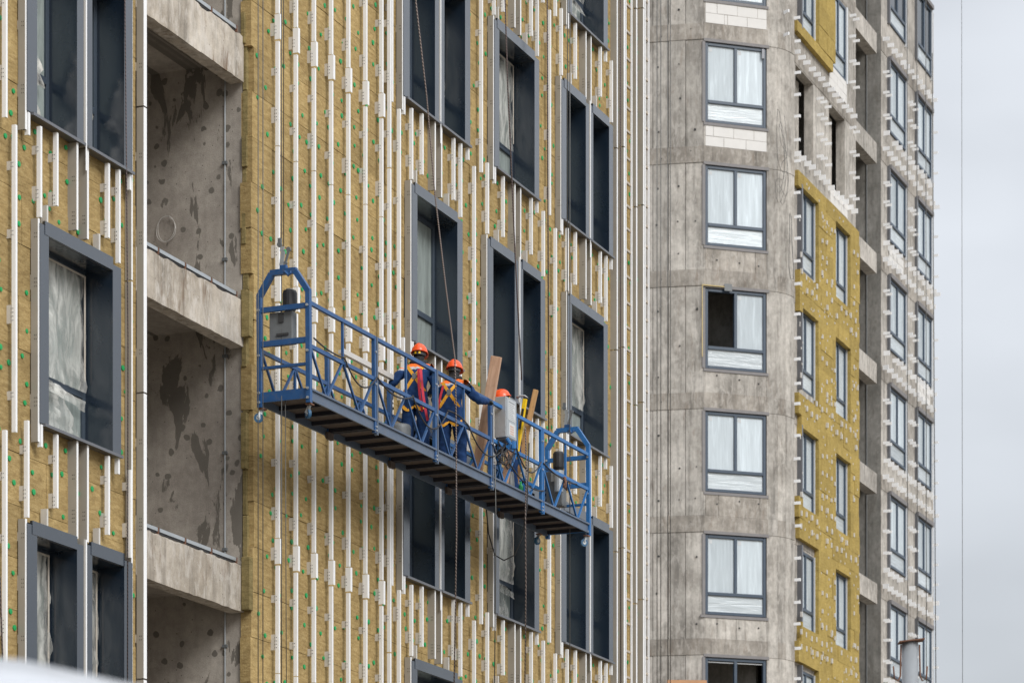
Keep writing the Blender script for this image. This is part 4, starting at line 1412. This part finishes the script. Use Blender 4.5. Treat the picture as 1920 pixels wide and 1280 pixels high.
def glove(parent, wrist, dirv, palm_n, curl, mat):
    d = Vector(dirv).normalized(); nrm = Vector(palm_n); nrm = (nrm-d*nrm.dot(d)).normalized(); s = d.cross(nrm)
    W0 = Vector(wrist); mb = MB()
    mb.obox(W0+d*.05, d*.045, s*.04, nrm*.014)
    mb.tube([W0-d*.03, W0+d*.012], [.036, .032], 8)
    for i, (off, ln) in enumerate(((-.032, .066), (-.011, .078), (.011, .073), (.031, .058))):
        b0 = W0+d*.088+s*off; d1 = (d*math.cos(curl*.6)+nrm*math.sin(curl*.6)); d2 = (d*math.cos(curl*1.5)+nrm*math.sin(curl*1.5))
        mb.tube([b0, b0+d1*ln*.5, b0+d1*ln*.5+d2*ln*.5], [.0105, .010, .0085], 6)
    b0 = W0+d*.03-s*.04; d1 = (d*.6-s*.7+nrm*.4).normalized()
    mb.tube([b0, b0+d1*.035, b0+d1*.035+(d*.8+nrm*.5).normalized()*.03], [.013, .012, .010], 6)
    return mb.build('glove', mat, parent, smooth=True)

def helmet(parent, c, fwd, tilt=0):
    """safety helmet: dome with centre ridge, short peak and rolled rim"""
    mb = MB(); nu, nv = 24, 8
    vs_ = []
    for j in range(nv+1):
        ph = j/nv*math.pi/2
        for i in range(nu):
            th = 2*math.pi*i/nu
            rx, ry, rz = .142, .116, .135
            x, y, z = rx*math.cos(ph)*math.cos(th), ry*math.cos(ph)*math.sin(th), rz*math.sin(ph)
            if abs(math.sin(th)) < .3 and j > 1: z += .007
            vs_.append((x, y, z))
    fs_ = [(j*nu+i, j*nu+(i+1) % nu, (j+1)*nu+(i+1) % nu, (j+1)*nu+i) for j in range(nv) for i in range(nu)]
    mb.add(vs_, fs_)
    ring = [(.146*math.cos(2*math.pi*i/nu), .120*math.sin(2*math.pi*i/nu), -.004) for i in range(nu+1)]
    mb.tube(ring, .007, 6, caps=False)
    # peak
    pk = []
    for i in range(9):
        th = -1.1+2.2*i/8
        pk += [(.140*math.cos(th), .114*math.sin(th), .004), (.140*math.cos(th)+.055*math.cos(th), .125*math.sin(th), -.012)]
    mb.add(pk, [(2*i, 2*i+1, 2*i+3, 2*i+2) for i in range(8)])
    mb.add([(x, y, z-.006) for x, y, z in pk], [(2*i+2, 2*i+3, 2*i+1, 2*i) for i in range(8)])
    o = mb.build('helmet', M['orange'], parent, smooth=True)
    o.location = c; o.rotation_euler = (0, tilt, fwd)
    # rear cradle band with yellow tabs
    mb = MB(); pts = [(.118*math.cos(t), .100*math.sin(t), -.035) for t in [math.pi*.55+i*math.pi*.9/10 for i in range(11)]]
    mb.ribbon(pts, [(p[0], p[1], 0) for p in pts], .045, .006)
    b1 = mb.build('cradle_band', M['black'], o)
    mb = MB()
    for t0 in (math.pi-.42, math.pi+.16):
        pts = [(.124*math.cos(t0+i*.13), .106*math.sin(t0+i*.13), -.032) for i in range(3)]
        mb.ribbon(pts, [(p[0], p[1], 0) for p in pts], .032, .003)
    if tilt > .11: mb.build('band_tab', M['yellow'], o)
    return o

def person(label, x, y, yaw, J, hel, straps=True, head_yaw=0.0, tilt=.1, red_side=None):
    """J: joint positions in the person's own space, x forward, y left, z up from the soles"""
    o0 = empty('person', pw(x, y, .10), (0, 0, ANG+yaw), label, 'person', 'workers on the blue platform')
    rad = {'pelvis': (.165, .145), 'waist': (.165, .14), 'chest': (.185, .15), 'upper': (.165, .12), 'neck': .06, 'skull': .088, 'crown': .085,
           'l_sh': .085, 'r_sh': .085, 'l_el': .068, 'r_el': .068, 'l_wr': .046, 'r_wr': .046, 'l_hand': .032, 'r_hand': .032,
           'l_hip': .125, 'r_hip': .125, 'l_kn': .098, 'r_kn': .098, 'l_an': .080, 'r_an': .080, 'l_toe': .042, 'r_toe': .042}
    joints = {k: (J[k], rad[k]) for k in rad}
    edges = [('pelvis','waist'),('waist','chest'),('chest','upper'),('upper','neck'),('neck','skull'),('skull','crown'),
             ('upper','l_sh'),('upper','r_sh'),('l_sh','l_el'),('r_sh','r_el'),('l_el','l_wr'),('r_el','r_wr'),('l_wr','l_hand'),('r_wr','r_hand'),
             ('pelvis','l_hip'),('pelvis','r_hip'),('l_hip','l_kn'),('r_hip','r_kn'),('l_kn','l_an'),('r_kn','r_an'),('l_an','l_toe'),('r_an','r_toe')]
    me = skin_body(joints, edges, 'pelvis')
    me.materials.clear()
    for m_ in ('navy', 'hood', 'hivis', 'reflect', 'glove', 'boot', 'skin'): me.materials.append(M[m_])
    V = {k: Vector(J[k]) for k in J}
    ub = V['upper'].z
    for p in me.polygons:
        c = p.center
        ds = {e: seg_dist(c, V[e[0]], V[e[1]]) - .5*(max(rad[e[0]]) if isinstance(rad[e[0]], tuple) else rad[e[0]]) for e in edges}
        e = min(ds, key=ds.get)
        mi = 0
        if 'crown' in e or 'skull' in e: mi = 1
        if e == ('skull', 'crown') and (c-V['skull']).x > .045: mi = 6
        if e[1].endswith('hand'): mi = 4
        if e[1].endswith('toe') or (e[1].endswith('an') and c.z < .10): mi = 5
        if mi == 0 and not e[1].endswith(('kn', 'an', 'wr')):
            if c.z > V['neck'].z+.01: mi = 1
            elif c.z > ub+.005: mi = 2
            elif c.z > ub-.03: mi = 3
        if mi in (2, 3) and e[1].endswith('el') : mi = 0
        p.material_index = mi; p.use_smooth = True
    body = link('body', me, o0)
    cr = body.modifiers.new('cloth', 'DISPLACE')
    tx = bpy.data.textures.new('folds', 'CLOUDS'); tx.noise_scale = .075
    cr.texture = tx; cr.strength = .036; cr.mid_level = .5; cr.texture_coords = 'LOCAL'
    helmet(o0, V['crown']+Vector(hel), head_yaw, tilt)
    # collar of the hood
    mb = MB(); ctr = V['neck']
    pts = [ctr+Vector((.095*math.cos(t), .10*math.sin(t), .0+.02*math.cos(t))) for t in [i*math.pi/8 for i in range(17)]]
    mb.tube(pts, .032, 8, caps=False); mb.build('collar', M['hood'], o0, smooth=True)
    # face
    f = V['skull']
    mb = MB(); mb.tube([f+Vector((.095, 0, .045)), f+Vector((.115, 0, .0)), f+Vector((.09, 0, -.012))], [.008, .016, .008], 6)
    mb.build('nose', M['skin'], o0, smooth=True)
    mb = MB()
    for s in (-.032, .032): mb.tube([f+Vector((.085, s, .04)), f+Vector((.094, s, .04))], .010, 6)
    mb.tube([f+Vector((.088, -.022, -.045)), f+Vector((.092, 0, -.046)), f+Vector((.088, .022, -.045))], .006, 5)
    mb.build('eyes_and_mouth', M['black'], o0)
    for s in ('l', 'r'):
        d = V[s+'_hand']-V[s+'_wr']
        glove(o0, V[s+'_wr']+d*.35, d, (.6, -.2 if s == 'l' else .2, -.6), 1.0, M['glove'])
        # boot sole
        a, t_ = V[s+'_an'], V[s+'_toe']
        dv = (t_-a); dv.z = 0; dv.normalize(); sd = Vector((-dv.y, dv.x, 0))
        mb = MB(); ctr = Vector((a.x, a.y, .018))+dv*.07
        mb.obox(ctr, dv*.145, sd*.05, Vector((0, 0, .018))); mb.build('boot_sole', M['hood'], o0, bevel=.012)
    if straps:
        bv = BVHTree.FromPolygons([v.co.copy() for v in me.vertices], [tuple(p.vertices) for p in me.polygons])
        def wrap(path, name, mat, w=.045, back=True, off=.014):
            pts, ns = [], []
            for (yy, zz) in path:
                h = bv.ray_cast(Vector((-1.2 if back else 1.2, yy, zz)), Vector((1 if back else -1, 0, 0)))
                if h[0] is None: continue
                pts.append(h[0]+Vector((-off if back else off, 0, 0))); ns.append(Vector((-1 if back else 1, 0, 0)))
            if len(pts) > 2:
                MB().ribbon(pts, ns, w).build(name, mat, o0)
        n_ = 14
        for s in (1, -1):
            zt_, zm, zl = ub+.02, V['chest'].z-.02, V['pelvis'].z+.04
            yb = V['chest'].y
            path = [(yb+s*(.125-.125*i/n_), zt_+(zm-zt_)*i/n_) for i in range(n_)] + [(yb-s*.15*i/n_, zm+(zl-zm)*i/n_) for i in range(n_+1)]
            wrap(path, 'harness_strap', M['strap'])
            hp = V['l_hip' if s > 0 else 'r_hip']; kn = V['l_kn' if s > 0 else 'r_kn']
            wrap([(hp.y+s*.085-s*.17*i/8, hp.z-.10-.07*math.sin(i/8*math.pi)) for i in range(9)], 'leg_strap', M['strap'])
        h = bv.ray_cast(Vector((-1.2, V['chest'].y, V['chest'].z-.02)), Vector((1, 0, 0)))
        if h[0] is not None:
            q = h[0]
            mb = MB(); mb.obox(q+Vector((-.022, 0, 0)), (.006, 0, 0), (0, .03, 0), (0, 0, .04)); mb.build('harness_plate', M['dgrey'], o0)
            if red_side:
                for j, (dy, dl) in enumerate(red_side):
                    st = q+Vector((-.03, dy*.3, .10)); pts = []
                    for i in range(12):
                        t = i/11
                        pts.append(st+Vector((-.10*math.sin(t*2.6), dy*(.3+.7*t), -dl*t)))
                    MB().ribbon(pts, [(-1, .3*(-1)**j, 0)]*12, .035, .006).build('lanyard', M['red'], o0)
    return o0

def pose(lean=.06, **kw):
    J = dict(pelvis=(0, 0, .84), waist=(.01+lean*.2, 0, .97), chest=(.02+lean*.6, 0, 1.12), upper=(.03+lean, 0, 1.25), neck=(.06+lean*1.3, 0, 1.35),
             skull=(.09+lean*1.5, 0, 1.44), crown=(.10+lean*1.6, 0, 1.505),
             l_sh=(.03+lean, .185, 1.245), r_sh=(.03+lean, -.185, 1.245), l_el=(.0, .27, 1.02), r_el=(.0, -.27, 1.02),
             l_wr=(.16, .24, .86), r_wr=(.16, -.24, .86), l_hand=(.24, .22, .82), r_hand=(.24, -.22, .82),
             l_hip=(0, .095, .80), r_hip=(0, -.095, .80), l_kn=(.05, .115, .45), r_kn=(.05, -.115, .45), l_an=(0, .12, .085), r_an=(0, -.12, .085),
             l_toe=(.15, .14, .045), r_toe=(.15, -.14, .045))
    J.update(kw); return J
# first worker, back to the viewer, left arm out and down towards the wall
J1 = pose(.08, l_el=(.06, .36, 1.06), l_wr=(.20, .43, .86), l_hand=(.27, .45, .80), r_el=(.10, -.26, 1.02), r_wr=(.30, -.16, .98), r_hand=(.38, -.12, .98),
          l_kn=(.06, .13, .45), r_kn=(.03, -.10, .45))
person('leftmost worker in navy overalls and orange helmet, left hand down on the railing',
       4.05, -.02, .18, J1, (-.005, 0, -.005), True, .0, .12, [(-.10, .62), (-.16, .75)])
# second worker, right arm stretched forward to the thick plank
J2 = pose(.05, r_sh=(.07, -.185, 1.24), r_el=(.14, -.36, 1.02), r_wr=(.42, -.42, 1.06), r_hand=(.50, -.42, 1.08), l_el=(.05, .27, 1.02), l_wr=(.24, .18, .95), l_hand=(.32, .14, .96),
          r_an=(.10, -.13, .085), r_toe=(.25, -.15, .045), r_kn=(.10, -.12, .46))
person('middle worker in navy overalls and orange helmet, arm stretched to the thick plank',
       5.15, -.08, .10, J2, (-.005, 0, -.005), True, .0, .10, [(.14, .70)])
# third worker, mostly hidden by the cabinet, turned to the left and bowed
J3 = pose(.07, skull=(.185, .03, 1.49), crown=(.21, .03, 1.56), neck=(.14, .02, 1.39))
person('worker at right bowed behind the grey control cabinet, only orange helmet and dark hood showing',
       7.62, -.06, 1.9, J3, (-.01, 0, .0), False, .1, .30)

# ================================================================== ROPES AND WIRES
def line(name, label, cat, pts, r, mat, group=None, seg=6):
    pts = [Vector(p) for p in pts]
    base = min(pts, key=lambda p: p.z).copy()
    mb = MB(); mb.tube([p-base for p in pts], r, seg)
    o = mb.build(name, mat, None, smooth=True); o.location = base
    return tag(o, label, cat, group)
def tw(U, n, Z): return to_world(U, n, Z)
def px(u, v, n):
    """plan position on the plane n metres in front of facade A for a sight line measured on the photograph"""
    x = (u-960)/F; ax, ay = PA[0]+n*SA, PA[1]-n*CA
    U = (ax-ay*x)/(SA*x-CA); d = ay+U*SA
    return Vector((ax+U*CA, d, (2130-v)/F*d+ZC))
TOPZ = 24.0
a = pw(0, .0, 1.9); line('steel_wire_rope', 'steel hoist wire rising from the lock above the left end of the platform', 'wire', [a, (a.x, a.y, TOPZ)], .006, M['wire'])
a = pw(0.05, .055, 1.9); line('steel_wire_rope', 'second steel wire close right of the hoist wire at the left platform end', 'wire', [a-Vector((0, 0, 8)), (a.x, a.y, TOPZ)], .006, M['wire'])
a = pw(LP, .0, 1.9); line('steel_wire_rope', 'steel hoist wire rising from the lock above the right end of the platform', 'wire', [a, (a.x, a.y, TOPZ+3)], .007, M['wire'])
a = pw(LP-.05, -.06, 1.9); line('steel_wire_rope', 'second steel wire running down behind the right end of the platform', 'wire', [a-Vector((0, 0, 9)), (a.x, a.y, TOPZ+3)], .007, M['wire'])
for u, n, lb in ((484, .50, 'leftmost thin steel wire hanging down the wool edge past the left platform end'), (493, .56, 'thin steel wire just right of the leftmost one at the left platform end')):
    t0, t1 = px(u, -40, n), px(u, 1330, n)
    line('steel_wire_rope', lb, 'wire', [t0, t1], .006, M['wire'])
line('safety_rope', 'flecked safety rope slanting down to the middle worker and on below the platform', 'rope',
     [px(776, -30, .35), px(800, 180, .45), px(815, 360, .6), px(835, 530, .85), px(853, 672, 1.16), px(855, 760, 1.16), px(856, 1000, 1.14), px(851, 1310, .9)], .010, M['rope'])
line('safety_rope', 'dark safety rope hanging past the upper middle window to the hammer', 'rope',
     [px(946, -30, .2), px(952, 160, .25), px(960, 340, .3), px(966, 480, .35), px(978, 712, .6)], .011, M['rope_d'])
line('safety_rope', 'dark rope hanging straight between the middle and right window columns', 'rope', [px(1026, -30, .2), px(1029, 830, .3)], .011, M['rope_d'])
line('safety_rope', 'dark rope hanging beside the tall rail left of the loggia', 'rope', [px(234, -30, .03), px(240, 640, .03), px(239, 1310, .03)], .008, M['rope_d'])
line('safety_rope', 'dark rope hanging at the far right strip of wool near the ladder bracing', 'rope', [px(1163, -30, .05), px(1164, 1310, .05)], .011, M['rope_d'])
line('safety_rope', 'dark rope end hanging at the lower left picture corner', 'rope', [px(0, 1080, .1), px(3, 1180, .1), px(7, 1300, .1)], .010, M['rope_d'])
line('hanging_rope', 'flecked pair rope tied to the railing and hanging below the right part of the platform', 'rope',
     [px(985, 800, 1.18), px(987, 880, 1.18), px(985, 960, 1.14), px(986, 1100, 1.0), px(984, 1310, .8)], .010, M['rope'])
line('hanging_cable', 'black cable hanging in a loop below the platform in front of a filmed window', 'cable',
     [px(912, 955, .3), px(916, 1000, .35), px(928, 1040, .5), px(945, 1050, .7), px(965, 1040, .9), px(980, 1005, 1.05), px(988, 950, 1.16), px(992, 830, 1.18)], .010, M['cable'])
line('hanging_cable', 'thin dark cable hanging straight down below the platform left of the loop', 'cable', [px(928, 850, 1.17), px(930, 1000, 1.1), px(927, 1310, .8)], .008, M['wire'])
for i, u in enumerate((528, 535)):
    line('steel_wire_rope', ('left' if i == 0 else 'right') + ' of the two thin wires hanging below the left platform end over the first rails', 'wire', [px(u, 742, .75), px(u+2*i, 1310, .75)], .0055, M['wire'])

# wires in front of the tower
wires = [(1232, 0), (1239, 0), (1252, .02), (1257, .02)]
for i, (u, _) in enumerate(wires):
    d = 84.6
    line('steel_wire_rope', ['leftmost', 'second', 'third', 'rightmost'][i] + ' of four thin wires on the plain concrete left of the tower windows', 'wire',
         [((u-960)/F*d, d, ZC+12), ((u-960)/F*d, d, ZC+36)], .012, M['wire'])
def pxb(u, v, n=.35):
    x = (u-960)/F; ax, ay = PB[0]+n*SA, PB[1]-n*CA
    U = (ax-ay*x)/(SA*x-CA); d = ay+U*SA
    return Vector((ax+U*CA, d, (2130-v)/F*d+ZC))
for u, lb in ((1701, 'thin wire running down the tower between its two right-hand window columns'), (1719, 'thin wire down the left edge of the last tower window column'), (1736, 'thin wire down the middle of the last tower window column')):
    line('steel_wire_rope', lb, 'wire', [pxb(u, -30), pxb(u+1, 1320)], .012, M['wire'])
line('steel_wire_rope', 'wire hanging just outside the right edge of the tower against the sky', 'wire', [pxb(1748, 100, .5), pxb(1755, 1320, .5)], .014, M['wire'])
line('steel_wire_rope', 'lone thin wire hanging in the open sky at right', 'wire', [Vector(((1803-960)/F*95, 95, ZC+37)), Vector(((1805-960)/F*95, 95, ZC+12))], .008, M['wire'])
# tangle of cord on the tower corner
rr = random.Random(9); pts = []
for i in range(70):
    t = i/69
    u = 1466 + 9*math.sin(t*34+.5)+4*math.sin(t*11); v = 215+150*abs(math.sin(t*9.3))+20*math.sin(t*50)
    d = 85.35
    pts.append(((u-960)/F*d, d, ZC+(2130-v)/F*d))
line('cord_tangle', 'tangled grey cord hanging on the rounded concrete corner of the tower', 'cord', pts, .006, M['wire'], seg=5)
line('cord_loop', 'small loop of cord hanging on the tower corner beside the yellow wool', 'cord',
     [((u-960)/F*85.6, 85.6, ZC+(2130-v)/F*85.6) for u, v in ((1481, 400), (1480, 450), (1479, 500), (1482, 522), (1487, 524), (1488, 505), (1485, 460), (1484, 405))], .010, M['wire'], seg=5)

# plywood sheets standing on a timber ledge at the bottom of the tower
d = 84.55
for u0, u1, v, lb in ((1251, 1326, 1273, 'orange-brown plywood sheet edge at the bottom of the picture left of the lowest tower window'),):
    x0, x1 = (u0-960)/F*d, (u1-960)/F*d
    z1 = ZC+(2130-v)/F*d
    mb = MB(); mb.box(-(x1-x0)/2, (x1-x0)/2, -.010, .010, 0, 1.25); mb.box(-(x1-x0)/2+.1, (x1-x0)/2-.1, .010, .055, .1, .16); mb.box(-(x1-x0)/2+.1, (x1-x0)/2-.1, .010, .055, 1.0, 1.06)
    o = mb.build('plywood_sheet', M['ply']); o.location = ((x0+x1)/2, d, z1-1.25); o.rotation_euler = (R(-4), 0, R(3))
    tag(o, lb, 'plywood')
    ld = empty('timber_ledge', ((x0+x1)/2, d, z1-1.30), (0, 0, 0), 'timber ledge on brackets carrying the plywood sheet below the picture edge', 'ledge')
    mb = MB(); mb.box(-.9, .9, -.25, .45, 0, .045); mb.build('plank', M['wood2'], ld)
    for s in (-.7, .7):
        mb = MB(); mb.bar((s, -.2, -.02), (s, .42, -.02), .05, .05); mb.bar((s, -.2, -.02), (s, .42, -.7), .05, .05); mb.build('bracket_arm', M['rust'], ld)

# grey steel post with a rusty head plate, lower right
d = 62.0
xp, zp = (1706-960)/F*d, ZC+(2130-1204)/F*d
S = empty('steel_post', (xp, d, 0), (0, 0, 0), 'grey round steel post with rusty plate on top at the lower right', 'post')
mb = MB(); mb.tube([(0, 0, 0), (0, 0, zp)], .165, 24); mb.build('tube', M['post'], S, smooth=True)
mb = MB(); mb.obox((.02, -.05, zp+.02), (.26, 0, .03), (0, .18, 0), (0, 0, .012)); mb.build('head_plate', M['rust'], S)
for s in (-1, 1):
    pts = [(s*.19, -.05, zp-.05), (s*.20, -.06, zp-.45), (s*.205, -.06, zp-.70), (s*.25, -.07, zp-.80), (s*.33, -.07, zp-.76), (s*.35, -.07, zp-.5)]
    mb = MB(); mb.tube(pts, .018, 6); mb.build('hook', M['rust'], S, smooth=True)

# white van standing near the viewer: only its roof edge reaches the picture
V_ = empty('parked_van', (-1.31, 6.2, 0), (0, 0, R(3)), 'out-of-focus white rounded vehicle roof in the bottom left corner', 'van')
prof = [(-.95, .35), (-1.0, .8), (-.98, 1.35), (-.92, 1.9), (-.80, 2.28), (-.62, 2.47), (-.3, 2.535), (0, 2.55), (.3, 2.535), (.62, 2.47), (.80, 2.28), (.92, 1.9), (.98, 1.35), (1.0, .8), (.95, .35)]
secs = [(-.5, .90), (-.38, .96), (-.1, 1.0), (3.6, 1.0), (4.2, .93), (4.9, .62), (5.2, .5)]
vs_ = []
for yv, sz in secs:
    for x_, z_ in prof:
        vs_.append((x_*(.97 if sz < 1 else 1), yv, .35+(z_-.35)*sz*1.065))
npf = len(prof)
fs_ = [(j*npf+i, j*npf+i+1, (j+1)*npf+i+1, (j+1)*npf+i) for j in range(len(secs)-1) for i in range(npf-1)]
fs_ += [tuple(range(npf))[::-1], tuple((len(secs)-1)*npf+i for i in range(npf))]
MB().add(vs_, fs_).build('body', M['white_car'], V_, smooth=True)
for s in (-1, 1):
    for yv in (.95, 4.3):
        mb = MB(); mb.tube([(s*.80, yv, .34), (s*1.0, yv, .34)], .34, 24); wv_ = mb.build('wheel', M['tyre'], V_)
        mb = MB(); mb.tube([(s*.99, yv, .34), (s*1.012, yv, .34)], .19, 18); mb.build('rim', M['galv'], wv_)
    mb = MB(); mb.add([(s*1.003, 3.0, 1.35), (s*1.003, 4.0, 1.35), (s*.955, 3.95, 1.85), (s*.955, 3.0, 1.88)], [(0, 1, 2, 3)]); mb.build('side_window', M['glass_car'], V_)
    mb = MB(); mb.box(s*.70-.08, s*.70+.08, -.52, -.50, .9, 1.2); mb.build('tail_light', M['red'], V_)
